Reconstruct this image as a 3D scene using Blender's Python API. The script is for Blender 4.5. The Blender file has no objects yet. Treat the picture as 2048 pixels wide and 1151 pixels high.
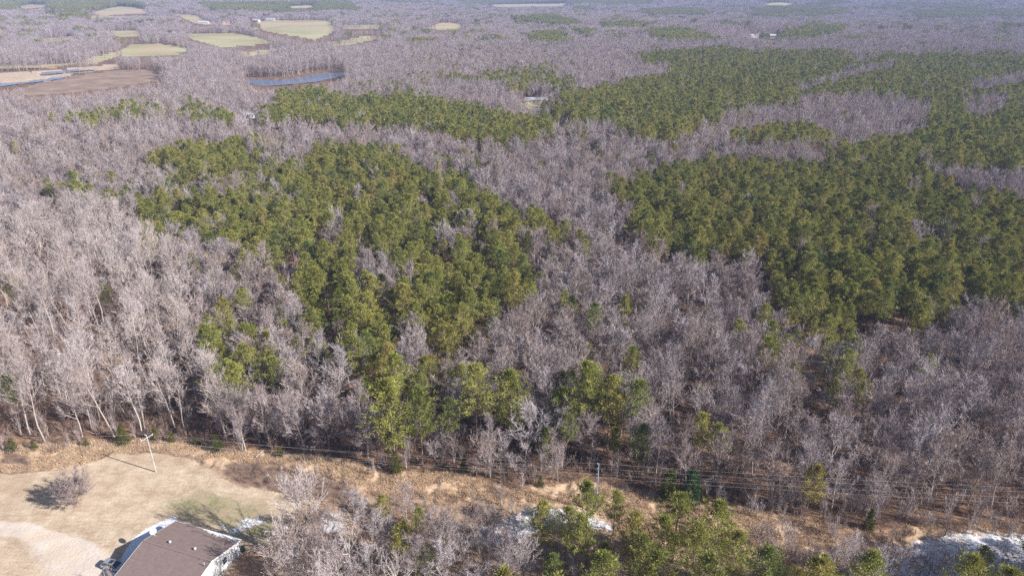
import bpy, math, random
import numpy as np
R = math.radians
C = bpy.context.scene.collection
scn = bpy.context.scene

# ---------------------------------------------------------------- camera, sky, sun, exposure
CAM_H, PITCH, FPX = 100.0, R(24.1), 1365.0
cam_d = bpy.data.cameras.new('camera'); cam = bpy.data.objects.new('camera', cam_d); C.objects.link(cam)
cam_d.sensor_width = 36; cam_d.lens = 36 * FPX / 2048; cam_d.clip_start = 0.5; cam_d.clip_end = 40000
cam.location = (0, 0, CAM_H); cam.rotation_euler = (math.pi / 2 - PITCH, 0, 0)
scn.camera = cam
SUN_EL, SUN_AZ = 31.0, -21.5          # azimuth (from +X, counter-clockwise) the light comes from
w = bpy.data.worlds.new("World"); scn.world = w; w.use_nodes = True
nt = w.node_tree
sky = nt.nodes.new('ShaderNodeTexSky'); sky.sky_type = 'NISHITA'; sky.sun_disc = False
sky.sun_elevation = R(SUN_EL); sky.sun_rotation = R(90 - SUN_AZ); sky.altitude = 200
nt.nodes['Background'].inputs['Strength'].default_value = 0.052
nt.links.new(sky.outputs[0], nt.nodes['Background'].inputs['Color'])
sd = bpy.data.lights.new('sun', 'SUN'); sun = bpy.data.objects.new('sun', sd); C.objects.link(sun)
sd.energy = 5.0; sd.angle = R(0.5); sd.color = (1.0, 0.95, 0.90)
sun.rotation_euler = (R(90 - SUN_EL), 0, R(SUN_AZ + 90))
sun.location = (100, -40, 300)
scn.view_settings.view_transform = 'Standard'; scn.view_settings.look = 'None'
scn.view_settings.exposure = 0.95; scn.view_settings.gamma = 1.0; scn.view_settings.use_curve_mapping = False
cy = scn.cycles
cy.use_denoising = False; cy.max_bounces = 4; cy.diffuse_bounces = 2; cy.glossy_bounces = 2; cy.transmission_bounces = 2
cy.volume_bounces = 0; cy.transparent_max_bounces = 4; cy.caustics_reflective = False; cy.caustics_refractive = False

# ---------------------------------------------------------------- survey: photo pixel <-> ground (the photo's 2048x1151 frame)
FV = np.array([0, math.cos(PITCH), -math.sin(PITCH)]); UV = np.array([0, math.sin(PITCH), math.cos(PITCH)])
def un(px, py, z=0.0):
    d = FV + UV * (575.5 - py) / FPX + np.array([1., 0, 0]) * (px - 1024) / FPX
    return d * ((z - CAM_H) / d[2]) + np.array([0, 0, CAM_H])
def pj(x, y, z):
    x = np.asarray(x, float); y = np.asarray(y, float); z = np.asarray(z, float) - CAM_H
    Z = y * FV[1] + z * FV[2]; Y = y * UV[1] + z * UV[2]
    ok = Z > 5; Z = np.where(ok, Z, 5)
    return np.where(ok, 1024 + FPX * x / Z, -9999), np.where(ok, 575.5 - FPX * Y / Z, 9999)
def inpoly(px, py, poly):
    ins = np.zeros(np.shape(px), bool); n = len(poly)
    for i in range(n):
        x1, y1 = poly[i]; x2, y2 = poly[(i + 1) % n]
        if y1 == y2: continue
        c = ((y1 > py) != (y2 > py)) & (px < (x2 - x1) * (py - y1) / (y2 - y1) + x1)
        ins ^= c
    return ins
def anyp(px, py, polys):
    r = np.zeros(np.shape(px), bool)
    for p in polys: r |= inpoly(px, py, p)
    return r
def hsh(i, j, s):
    a = (i.astype(np.int64) * 374761393 + j.astype(np.int64) * 668265263 + s * 1274126177) & 0xffffffff
    a = ((a ^ (a >> 13)) * 1274126177) & 0xffffffff
    return ((a ^ (a >> 16)) & 0xffff) / 65535.0
def vnoise(x, y, sc, s=0):
    x = np.asarray(x, float) / sc; y = np.asarray(y, float) / sc
    i = np.floor(x); j = np.floor(y); u = x - i; v = y - j
    u = u * u * (3 - 2 * u); v = v * v * (3 - 2 * v)
    a = hsh(i, j, s); b = hsh(i + 1, j, s); c = hsh(i, j + 1, s); d = hsh(i + 1, j + 1, s)
    return (a * (1 - u) + b * u) * (1 - v) + (c * (1 - u) + d * u) * v
def sstep(a, b, t):
    t = np.clip((t - a) / (b - a), 0, 1); return t * t * (3 - 2 * t)

# ---------------------------------------------------------------- zones, traced on the photo and laid on the ground
POND = [[(484,166),(500,158),(545,160),(590,157),(625,149),(672,144),(694,143),(690,150),(668,156),(628,164),(575,169),(530,172),(510,168)],
        [(76,147),(100,142),(150,139),(190,138),(186,141),(150,143),(118,147),(84,150)],
        [(-40,174),(-40,164),(20,166),(70,160),(118,153),(136,153),(122,157),(92,162),(40,168),(0,173)]]
FIELDS = [[(175,26),(240,13),(270,15),(291,20),(292,27),(205,31)], [(30,14),(62,9),(99,10),(90,15),(50,18)],
          [(45,31),(82,28),(140,29),(110,34)], [(342,27),(393,31),(410,42),(472,50),(420,50),(393,48),(369,38)],
          [(513,44),(547,41),(660,41),(668,60),(660,68),(629,80),(598,74),(526,62)],
          [(366,71),(393,67),(478,67),(520,77),(554,87),(500,91),(444,95),(400,84)],
          [(205,63),(280,61),(279,74),(239,74)], [(82,77),(143,73),(152,80),(89,85)],
          [(260,90),(325,88),(365,95),(395,103),(342,112),(239,112),(190,127),(110,136),(0,139),(-60,141),(-60,133),(60,130),(154,126),(198,112),(239,102)],
          [(427,111),(500,103),(581,96),(690,82),(731,72),(795,73),(741,81),(700,90),(598,99),(495,114)],
          [(847,57),(885,45),(915,47),(925,52),(922,58),(885,60)], [(680,51),(758,50),(758,57),(690,58)],
          [(960,10),(1060,8),(1140,7),(1124,13),(1000,14)], [(560,14),(620,11),(640,15),(590,18)], [(1520,8),(1560,5),(1600,9),(1550,12)],
          [(170,31),(340,33),(350,37),(180,36)]]
MARSH = [[(-60,146),(62,144),(147,136),(236,128),(240,138),(150,146),(140,152),(100,162),(0,172),(-60,174)]]
BROWNMARSH = [[(20,182),(60,172),(140,153),(236,141),(310,139),(340,152),(320,160),(250,172),(160,184),(60,192)],
              ]
CLEAR = [[(1060,300),(1110,296),(1160,312),(1180,322),(1130,324),(1080,316)], [(-60,312),(60,308),(200,318),(270,318),(270,330),(120,328),(-60,330)],
         [(1045,196),(1070,200),(1085,212),(1060,218),(1040,208)]]
# pine stands: (polygon over the canopy, share of pines)
P1 = [(285,330),(300,308),(400,292),(520,284),(680,280),(790,298),(870,322),(905,350),(960,370),(1000,398),(1060,425),(1140,450),(1135,480),(1070,500),(1090,560),(1040,600),(990,612),(965,650),(890,700),(900,740),(850,790),(790,815),(740,780),(700,760),(640,700),(600,640),(590,590),(520,540),(480,520),(420,478),(330,475),(250,450),(232,428),(290,400),(400,388),(460,372),(420,366),(330,352)]
P2 = [(1225,362),(1300,345),(1400,334),(1480,325),(1700,330),(1850,350),(1900,385),(2048,420),(2400,440),(2400,640),(2048,625),(1980,600),(1900,610),(1850,650),(1780,615),(1720,655),(1640,655),(1560,610),(1520,580),(1530,530),(1440,505),(1380,520),(1300,485),(1230,460),(1260,430),(1235,400)]
P3 = [(520,222),(535,205),(560,185),(640,180),(700,203),(800,194),(900,198),(980,220),(1030,240),(1115,240),(1120,268),(1050,282),(960,272),(850,272),(800,252),(720,248),(620,242),(530,242)]
P4 = [(860,160),(930,150),(1000,145),(1100,141),(1140,163),(1125,188),(1080,180),(1020,173),(940,168)]
P5 = [(1080,215),(1120,195),(1200,175),(1330,165),(1345,130),(1250,121),(1280,108),(1400,103),(1600,107),(1750,120),(1830,118),(1950,108),(2048,115),(2400,120),(2400,350),(2048,335),(1960,328),(1850,310),(1740,300),(1840,262),(1835,238),(1740,200),(1560,215),(1470,240),(1400,250),(1330,280),(1230,268),(1150,237),(1110,235)]
P6 = [(1455,278),(1470,264),(1500,262),(1540,248),(1620,250),(1672,270),(1660,296),(1560,292),(1470,288)]
P7 = [(1640,318),(1680,300),(1760,285),(1860,300),(2048,285),(2048,335),(1950,328),(1800,325)]
P8 = [(100,240),(125,230),(200,224),(270,214),(330,215),(332,232),(240,240),(120,252)]
P9 = [(368,222),(375,208),(400,200),(420,212),(462,218),(465,238),(430,246),(380,246)]
P1CORE = [[(295,312),(400,294),(500,289),(510,326),(440,350),(340,345)],
    [(640,284),(790,300),(905,350),(1000,402),(1060,426),(1136,456),(1125,488),(1060,512),(1085,560),(1050,590),(1000,600),(960,650),(890,690),(870,760),(800,795),(750,750),(690,700),(650,660),(615,610),(600,560),(530,520),(490,470),(400,458),(270,440),(252,415),(330,402),(480,388),(550,345),(600,325)]]
HOLES = [[(1580,182),(1650,160),(1700,143),(1790,129),(1805,134),(1730,152),(1660,172),(1600,188)], [(1590,200),(1700,190),(1760,193),(1860,213),(1856,262),(1780,284),(1700,274),(1680,235),(1600,228)],
         [(1930,172),(2048,148),(2300,150),(2300,165),(2048,168),(1960,188)], [(1925,205),(2010,190),(2025,215),(1970,242),(1930,232)], [(1440,228),(1560,213),(1610,232),(1560,250),(1450,264)],
         [(560,300),(610,292),(640,300),(620,322),(560,330)], [(1535,618),(1570,615),(1580,655),(1540,650)], [(880,465),(950,460),(980,490),(900,500)], [(735,520),(790,515),(800,550),(745,556)],
         [(1180,245),(1260,262),(1250,285),(1180,270)], [(620,455),(670,450),(690,480),(640,490)], [(700,560),(725,555),(735,590),(705,600)], [(1905,575),(1945,575),(1950,630),(1910,630)]]
PINE = [(P1, .5), (P1CORE[0], .9), (P1CORE[1], .93), (P2, .95), (P3, .93), (P4, .75), (P5, .95), (P6, .9), (P7, .85), (P8, .6), (P9, .8)]
PSPARSE = [([(300,480),(480,520),(600,640),(740,790),(690,800),(560,760),(480,700),(400,560),(330,520)], .26),
           ([(400,660),(520,650),(560,720),(520,760),(430,750)], .45), ([(100,362),(230,355),(240,395),(120,400)], .45),
           ([(880,300),(950,280),(1010,310),(1000,350),(940,360)], .3), ([(1140,460),(1230,440),(1220,520),(1140,500)], .22),
           ([(1625,640),(1725,640),(1725,800),(1625,800)], .62), ([(1500,590),(1600,620),(1600,760),(1530,740)], .25),
           ([(1740,720),(1900,700),(1900,790),(1740,790)], .14), ([(1100,740),(1290,740),(1290,870),(1130,870)], .34),
           ([(1130,600),(1280,600),(1280,760),(1080,740)], .08), ([(900,740),(1080,740),(1060,870),(900,870)], .22),
           ([(1340,780),(1420,780),(1420,880),(1340,880)], .25), ([(1100,225),(1460,240),(1460,300),(1180,330)], .2),
           ([(1440,100),(1900,60),(1900,105),(1440,103)], .12), ([(820,70),(1140,65),(1160,140),(830,130)], .10),
           ([(160,350),(300,330),(420,380),(300,400),(180,390)], .3), ([(700,170),(860,150),(860,190),(700,200)], .25)]
FARPINE = [[(1060,72),(1110,66),(1142,80),(1130,96),(1070,92)], [(1020,36),(1100,34),(1160,44),(1150,52),(1060,48)], [(1300,65),(1380,62),(1430,80),(1400,92),(1320,88)],
           [(1500,18),(1600,14),(1700,26),(1620,34),(1520,30)], [(-60,2),(260,2),(300,14),(150,24),(50,18),(-60,26)], [(400,6),(700,4),(720,22),(560,26),(420,20)],
           [(1280,20),(1400,18),(1420,30),(1300,32)], [(1800,24),(2048,20),(2048,36),(1850,38)], [(100,26),(160,24),(175,34),(110,36)], [(920,2),(1300,0),(1300,8),(930,10)],
           [(1520,70),(1680,50),(1690,62),(1600,82),(1540,88)], [(820,84),(850,80),(850,96),(822,98)], [(860,108),(894,106),(894,122),(862,124)], [(1030,118),(1075,116),(1075,130),(1030,132)]]
EDGE = [(-900,905),(0,893),(120,885),(230,880),(330,878),(420,890),(480,903),(560,903),(700,918),(770,938),(860,945),(920,945),(960,960),(1040,975),(1100,965),(1200,962),(1270,975),(1340,995),(1400,1000),(1500,1020),(1600,1035),(1680,1050),(1760,1062),(1850,1050),(2048,1045),(2900,1040)]
OPEN = EDGE + [(2900, 4000), (-900, 4000)]
LAWN = [(-900,955),(0,946),(100,938),(170,930),(230,910),(300,903),(380,915),(425,938),(445,955),(490,975),(560,988),(610,1010),(570,1040),(540,1075),(560,1151),(560,1600),(-900,1600)]
LAWN_GREEN = [[(330,1005),(400,975),(430,985),(470,1000),(540,1010),(560,1040),(540,1085),(480,1075),(400,1045),(350,1035)]]
BARE_YARD = [[(490,1095),(560,1085),(560,1200),(450,1200),(470,1120)]]
DRIVE = [(-600,1015),(-60,1028),(0,1035),(60,1045),(120,1062),(180,1085),(215,1105),(243,1128),(262,1145),(240,1300),(110,1300),(92,1140),(78,1110),(50,1085),(0,1066),(-600,1045)]
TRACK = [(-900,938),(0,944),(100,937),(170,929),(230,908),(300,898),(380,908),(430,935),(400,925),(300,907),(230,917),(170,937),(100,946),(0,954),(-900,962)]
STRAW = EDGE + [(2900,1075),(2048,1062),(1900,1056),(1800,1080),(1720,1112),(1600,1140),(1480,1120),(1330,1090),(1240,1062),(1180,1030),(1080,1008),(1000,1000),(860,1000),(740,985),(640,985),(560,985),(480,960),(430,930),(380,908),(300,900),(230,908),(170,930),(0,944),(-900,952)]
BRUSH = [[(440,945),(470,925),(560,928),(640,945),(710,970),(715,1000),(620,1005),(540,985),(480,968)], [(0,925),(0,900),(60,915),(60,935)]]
SNOW = [[(1712,1120),(1800,1085),(1850,1068),(1900,1058),(1960,1062),(2048,1056),(2900,1060),(2900,1300),(1900,1300),(1750,1180)],
        [(1050,1008),(1100,1003),(1180,1015),(1225,1040),(1230,1065),(1150,1065),(1110,1055),(1060,1080),(975,1100),(945,1075),(960,1045),(1010,1030)],
        [(636,1018),(690,1015),(688,1075),(650,1078),(628,1050)], [(708,985),(725,990),(755,1000),(752,1030),(715,1022)],
        [(560,1080),(610,1072),(600,1130),(556,1130)], [(400,1045),(440,1048),(470,1040),(480,1025),(545,1018),(552,1035),(525,1050),(500,1060),(470,1072),(430,1062)],
        [(1845,905),(1910,905),(1915,930),(1850,935)], [(236,1148),(236,1149),(237,1149)],
        [(60,978),(78,978),(80,990),(62,990)], [(0,990),(14,992),(10,1002),(-5,1000)], [(880,1040),(930,1035),(935,1055),(890,1060)]]

def pond_mask(px, py): return anyp(px, py, POND)
def terrain(x, y):
    r = np.hypot(x, y)
    h = sstep(260, 1500, r) * 9 * (vnoise(x, y, 340, 1) - .5) + sstep(1400, 4000, r) * 52 * (vnoise(x, y, 1100, 2) - .45) \
        + sstep(4500, 9000, r) * 90 * vnoise(x, y, 2600, 3)
    h = h + sstep(120, 250, r) * 2.2 * (vnoise(x, y, 55, 4) - .5)
    # river flats on the left stay level round the ponds
    px, py = pj(x, y, 0 * x)
    flat = sstep(-150, -20, px) * (1 - sstep(720, 860, px)) * sstep(112, 128, py) * (1 - sstep(188, 215, py))
    h = h * (1 - flat)
    return h

# ---------------------------------------------------------------- helpers
def link(name, me, parent=None, mat=None, loc=None):
    o = bpy.data.objects.new(name, me); C.objects.link(o)
    if parent is not None: o.parent = parent
    if mat is not None and hasattr(me, 'materials') and len(me.materials) == 0: me.materials.append(mat)
    if loc is not None: o.location = loc
    return o
def tag(o, label=None, cat=None, group=None, kind=None):
    if label: o['label'] = label
    if cat: o['category'] = cat
    if group: o['group'] = group
    if kind: o['kind'] = kind
    return o
def empty(name, loc, rz=0, sc=1, label=None, cat=None, group=None):
    o = bpy.data.objects.new(name, None); C.objects.link(o)
    o.location = loc; o.rotation_euler = (0, 0, rz); o.scale = (sc, sc, sc)
    return tag(o, label, cat, group)
class MB:
    def __init__(s): s.v = []; s.f = []
    def tri(s, a, b, c):
        n = len(s.v); s.v += [a, b, c]; s.f.append((n, n + 1, n + 2))
    def quad(s, a, b, c, d):
        n = len(s.v); s.v += [a, b, c, d]; s.f.append((n, n + 1, n + 2, n + 3))
    def tube(s, pts, rad, k=5, cap=False):
        n0 = len(s.v); pts = [np.asarray(p, float) for p in pts]; m = len(pts)
        for i, p in enumerate(pts):
            d = pts[min(i + 1, m - 1)] - pts[max(i - 1, 0)]; d = d / (np.linalg.norm(d) + 1e-9)
            a = np.cross(d, (0.13, 0.97, 0.2) if abs(d[1]) < .9 else (1, 0, 0)); a /= np.linalg.norm(a); b = np.cross(d, a)
            for q in range(k):
                t = 2 * math.pi * q / k; s.v.append(tuple(p + (a * math.cos(t) + b * math.sin(t)) * rad[i]))
        for i in range(m - 1):
            for q in range(k):
                q2 = (q + 1) % k; s.f.append((n0 + i*k + q, n0 + i*k + q2, n0 + (i+1)*k + q2, n0 + (i+1)*k + q))
        if cap:
            s.f.append(tuple(n0 + q for q in range(k))[::-1]); s.f.append(tuple(n0 + (m-1)*k + q for q in range(k)))
    def box(s, c, h, rz=0, taper=1.0):
        n = len(s.v); ca, sa = math.cos(rz), math.sin(rz)
        for z in (-1, 1):
            t = taper if z > 0 else 1
            for X, Y in ((-1, -1), (1, -1), (1, 1), (-1, 1)):
                x, y = X*h[0]*t, Y*h[1]*t
                s.v.append((c[0] + x*ca - y*sa, c[1] + x*sa + y*ca, c[2] + z*h[2]))
        s.f += [(n+3,n+2,n+1,n), (n+4,n+5,n+6,n+7)] + [(n+i, n+(i+1) % 4, n+4+(i+1) % 4, n+4+i) for i in range(4)]
    def mesh(s, name, mat=None, smooth=False):
        me = bpy.data.meshes.new(name); me.from_pydata([tuple(map(float, p)) for p in s.v], [], s.f); me.update()
        if mat: me.materials.append(mat)
        if smooth: me.polygons.foreach_set('use_smooth', [True] * len(me.polygons))
        return me

# ---------------------------------------------------------------- materials
def newmat(name):
    m = bpy.data.materials.new(name); m.use_nodes = True; n = m.node_tree; n.nodes.clear()
    out = n.nodes.new('ShaderNodeOutputMaterial'); return m, n, out
def N(n, t, **k):
    o = n.nodes.new(t)
    for a, b in k.items(): setattr(o, a, b)
    return o
def mixc(n, a, b, f, bt='MIX'):
    m = N(n, 'ShaderNodeMix', data_type='RGBA', blend_type=bt)
    for sock, val in ((m.inputs[0], f), (m.inputs[6], a), (m.inputs[7], b)):
        if isinstance(val, bpy.types.NodeSocket): n.links.new(val, sock)
        elif isinstance(val, tuple): sock.default_value = (*val, 1)
        else: sock.default_value = val
    return m.outputs[2]
def math_(n, op, a, b=None, c=None, clamp=False):
    m = N(n, 'ShaderNodeMath', operation=op, use_clamp=clamp)
    for i, v in enumerate((a, b, c)):
        if v is None: continue
        if isinstance(v, bpy.types.NodeSocket): n.links.new(v, m.inputs[i])
        else: m.inputs[i].default_value = v
    return m.outputs[0]
def noise(n, co, scale, detail=3, rough=.55):
    t = N(n, 'ShaderNodeTexNoise'); t.inputs['Scale'].default_value = scale; t.inputs['Detail'].default_value = detail
    t.inputs['Roughness'].default_value = rough; n.links.new(co, t.inputs['Vector']); return t.outputs['Fac']
def rng(n, v, a, b, c=0., d=1.):
    t = N(n, 'ShaderNodeMapRange', clamp=True); n.links.new(v, t.inputs[0])
    for i, q in enumerate((a, b, c, d)): t.inputs[i + 1].default_value = q
    return t.outputs[0]
def plain(name, col, rough=.7, metal=0., spec=.4, nscale=None, namt=.25):
    m, n, out = newmat(name); b = N(n, 'ShaderNodeBsdfPrincipled'); n.links.new(b.outputs[0], out.inputs[0])
    b.inputs['Roughness'].default_value = rough; b.inputs['Metallic'].default_value = metal; b.inputs['Specular IOR Level'].default_value = spec
    if nscale:
        tc = N(n, 'ShaderNodeTexCoord'); f = noise(n, tc.outputs['Object'], nscale, 6, .68)
        n.links.new(mixc(n, tuple(c * (1 - namt) for c in col), tuple(min(1, c * (1 + namt)) for c in col), rng(n, f, .3, .7)), b.inputs[0])
    else: b.inputs[0].default_value = (*col, 1)
    return m
def leafy(name, cols, trans=.25, isl=.35, clump=0):
    """foliage or twig material: hue varies from plant to plant and from leaf to leaf"""
    m, n, out = newmat(name); oi = N(n, 'ShaderNodeObjectInfo'); ge = N(n, 'ShaderNodeNewGeometry')
    rmp = N(n, 'ShaderNodeValToRGB'); e = rmp.color_ramp.elements
    while len(e) < len(cols): e.new(.5)
    for i, c in enumerate(cols): e[i].position = i / (len(cols) - 1); e[i].color = (*c, 1)
    n.links.new(oi.outputs['Random'], rmp.inputs[0])
    k = rng(n, ge.outputs['Random Per Island'], 0, 1, 1 - isl, 1 + isl)
    if clump:
        tc = N(n, 'ShaderNodeTexCoord'); k = math_(n, 'MULTIPLY', k, rng(n, noise(n, tc.outputs['Object'], .55, 2), .3, .7, 1 - clump, 1 + clump))
    vm = N(n, 'ShaderNodeVectorMath', operation='SCALE'); n.links.new(rmp.outputs[0], vm.inputs[0]); n.links.new(k, vm.inputs['Scale'])
    d = N(n, 'ShaderNodeBsdfDiffuse'); n.links.new(vm.outputs[0], d.inputs[0])
    if trans > 0:
        t = N(n, 'ShaderNodeBsdfTranslucent'); n.links.new(vm.outputs[0], t.inputs[0])
        mx = N(n, 'ShaderNodeMixShader'); mx.inputs[0].default_value = trans
        n.links.new(d.outputs[0], mx.inputs[1]); n.links.new(t.outputs[0], mx.inputs[2]); n.links.new(mx.outputs[0], out.inputs[0])
    else: n.links.new(d.outputs[0], out.inputs[0])
    return m
M = {}
M['needle'] = leafy('pine_needles', [(.185,.205,.058), (.32,.315,.09), (.24,.26,.068), (.39,.36,.105), (.175,.22,.07), (.345,.335,.095), (.275,.295,.072), (.37,.31,.105)], .22, .35, .32)
M['cedar'] = leafy('cedar_foliage', [(.07,.09,.02), (.13,.13,.025), (.09,.11,.03)], .2)
M['holly'] = leafy('holly_leaves', [(.04,.085,.035), (.05,.10,.04)], .15)
M['russet'] = leafy('dry_oak_leaves', [(.36,.20,.12), (.42,.25,.16)], .3)
M['twig'] = leafy('twigs', [(.26,.20,.185), (.42,.365,.37), (.35,.28,.265), (.48,.43,.44), (.30,.255,.26), (.40,.32,.285), (.37,.32,.33)], 0, .25)
M['pale_twig'] = leafy('pale_twigs', [(.38,.315,.30), (.55,.49,.48), (.47,.395,.365), (.44,.385,.385)], 0, .25)
M['twig_dark'] = leafy('brush_stems', [(.24,.16,.13), (.34,.25,.21), (.28,.20,.17)], 0, .3)
M['bark'] = leafy('pale_bark', [(.32,.27,.24), (.46,.40,.365), (.39,.33,.29), (.52,.47,.43)], 0, .1)
M['white_bark'] = leafy('white_bark', [(.62,.57,.52), (.72,.67,.61)], 0, .1)
M['pinebark'] = leafy('pine_bark', [(.20,.14,.11), (.27,.20,.16)], 0, .1)
M['straw'] = leafy('straw', [(.52,.38,.26), (.62,.48,.34), (.46,.33,.23)], .2, .3)
M['white'] = plain('white_paint', (.78,.78,.78), .6)
M['shingle'] = plain('shingles', (.22,.162,.147), .9, nscale=1.3, namt=.16)
M['dark'] = plain('dark_rubber', (.02,.02,.02), .6)
M['glass'] = plain('dark_glass', (.03,.035,.04), .08, spec=.8)
M['silver'] = plain('silver_paint', (.55,.57,.60), .3, metal=.6)
M['galv'] = plain('galvanised_steel', (.62,.64,.66), .45, metal=.3)
M['polewood'] = plain('weathered_pole_wood', (.46,.42,.39), .85, nscale=2.)
M['wire'] = plain('bare_aluminium_wire', (.75,.75,.76), .5)
M['concrete'] = plain('concrete', (.4,.39,.37), .9)
M['snow'] = plain('snow', (.86,.88,.92), .7, nscale=2., namt=.06)
M['red'] = plain('red_roofing', (.34,.09,.07), .8); M['greyroof'] = plain('grey_roofing', (.42,.42,.45), .7); M['brownroof'] = plain('brown_roofing', (.28,.20,.16), .8)
M['farwhite'] = plain('weathered_white', (.5,.5,.5), .8); M['tan'] = plain('tan_siding', (.52,.42,.33), .8); M['greenbin'] = plain('green_plastic', (.03,.11,.06), .5)
M['water'], n, out = newmat('pond_water')
b = N(n, 'ShaderNodeBsdfPrincipled'); b.inputs[0].default_value = (.14,.21,.34,1); b.inputs['Roughness'].default_value = .09; b.inputs['IOR'].default_value = 1.33  # base colour carries the blue of the reflected sky
b.inputs['Specular IOR Level'].default_value = .8
tc = N(n, 'ShaderNodeTexCoord'); bp = N(n, 'ShaderNodeBump'); bp.inputs['Strength'].default_value = .15
n.links.new(noise(n, tc.outputs['Object'], .5), bp.inputs['Height']); n.links.new(bp.outputs[0], b.inputs['Normal']); n.links.new(b.outputs[0], out.inputs[0])

def ground_material():
    m, n, out = newmat('ground_cover')
    geo = N(n, 'ShaderNodeNewGeometry'); P = geo.outputs['Position']
    def attr(nm):
        a = N(n, 'ShaderNodeVertexColor', layer_name=nm); s = N(n, 'ShaderNodeSeparateColor'); n.links.new(a.outputs[0], s.inputs[0]); return s.outputs
    za, zb, zc = attr('zone_a'), attr('zone_b'), attr('zone_c')
    fine = noise(n, P, 1.6, 4, .7); med = noise(n, P, .28, 4, .6); big = noise(n, P, .05, 3); huge = noise(n, P, .006, 3); tiny = noise(n, P, 4.5, 3, .7)
    litter = mixc(n, (.10,.066,.047), (.22,.14,.095), rng(n, fine, .35, .68))
    litter = mixc(n, litter, (.42,.25,.145), math_(n, 'MULTIPLY', rng(n, med, .5, .64), .8))
    def thr(mask, nz, amt, soft=.10):      # mask edge broken up by noise
        v = math_(n, 'ADD', mask, math_(n, 'MULTIPLY', math_(n, 'SUBTRACT', nz, .5), amt))
        return rng(n, v, .5 - soft, .5 + soft)
    lawn = mixc(n, (.43,.32,.225), (.64,.525,.39), rng(n, med, .35, .65))
    mp = N(n, 'ShaderNodeMapping'); n.links.new(P, mp.inputs[0]); mp.inputs['Rotation'].default_value = (0, 0, R(35)); mp.inputs['Scale'].default_value = (.35, 1.6, 1)
    streak = noise(n, mp.outputs[0], 1.1, 4, .7)
    lawn = mixc(n, lawn, (.36,.245,.165), math_(n, 'MULTIPLY', rng(n, streak, .5, .72), .55)); lawn = mixc(n, lawn, (.74,.63,.49), math_(n, 'MULTIPLY', rng(n, streak, .48, .32), .5))
    lawn = mixc(n, lawn, (.42,.30,.21), math_(n, 'MULTIPLY', rng(n, big, .52, .70), .7))
    lawn = mixc(n, lawn, (.40,.29,.19), math_(n, 'MULTIPLY', rng(n, fine, .45, .75), .6))
    lawn = mixc(n, lawn, (.25,.235,.12), math_(n, 'MULTIPLY', zc[0], rng(n, med, .3, .62)))
    lawn = mixc(n, lawn, (.30,.19,.13), zc[1])
    straw = mixc(n, (.42,.29,.19), (.66,.485,.33), rng(n, fine, .32, .66))
    straw = mixc(n, straw, (.34,.215,.145), math_(n, 'MULTIPLY', rng(n, med, .5, .7), .55))
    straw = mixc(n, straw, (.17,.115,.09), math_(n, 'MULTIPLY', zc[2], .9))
    gravel = mixc(n, (.54,.46,.39), (.68,.595,.515), rng(n, med, .3, .7))
    gravel = mixc(n, gravel, (.70,.50,.28), math_(n, 'MULTIPLY', rng(n, big, .52, .66), .5))
    field = mixc(n, (.36,.32,.17), (.45,.44,.24), rng(n, huge, .42, .58))
    field = mixc(n, field, (.50,.37,.24), rng(n, noise(n, P, .0035, 2), .50, .60))
    field = mixc(n, field, (.40,.34,.2), math_(n, 'MULTIPLY', rng(n, big, .5, .75), .35))
    marsh = mixc(n, (.24,.165,.13), (.36,.27,.20), rng(n, big, .35, .65))
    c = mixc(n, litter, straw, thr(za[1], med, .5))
    c = mixc(n, c, lawn, thr(za[0], med, .35))
    c = mixc(n, c, gravel, thr(za[2], med, .55, .3))
    c = mixc(n, c, field, thr(zb[1], big, .15)); c = mixc(n, c, marsh, thr(zb[2], big, .4))
    mix3 = math_(n, 'ADD', math_(n, 'MULTIPLY', tiny, .45), math_(n, 'ADD', math_(n, 'MULTIPLY', fine, .35), math_(n, 'MULTIPLY', med, .2)))
    sn = rng(n, math_(n, 'ADD', mix3, math_(n, 'MULTIPLY', math_(n, 'SUBTRACT', zb[0], 1), .26)), .46, .52)
    c = mixc(n, c, (.74,.77,.83), sn)
    b = N(n, 'ShaderNodeBsdfPrincipled'); n.links.new(c, b.inputs[0]); b.inputs['Roughness'].default_value = .95; b.inputs['Specular IOR Level'].default_value = .15
    bp = N(n, 'ShaderNodeBump'); bp.inputs['Strength'].default_value = .55; bp.inputs['Distance'].default_value = .25
    n.links.new(math_(n, 'ADD', fine, math_(n, 'MULTIPLY', tiny, .4)), bp.inputs['Height']); n.links.new(bp.outputs[0], b.inputs['Normal'])
    n.links.new(b.outputs[0], out.inputs[0]); return m
M['ground'] = ground_material()

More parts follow.
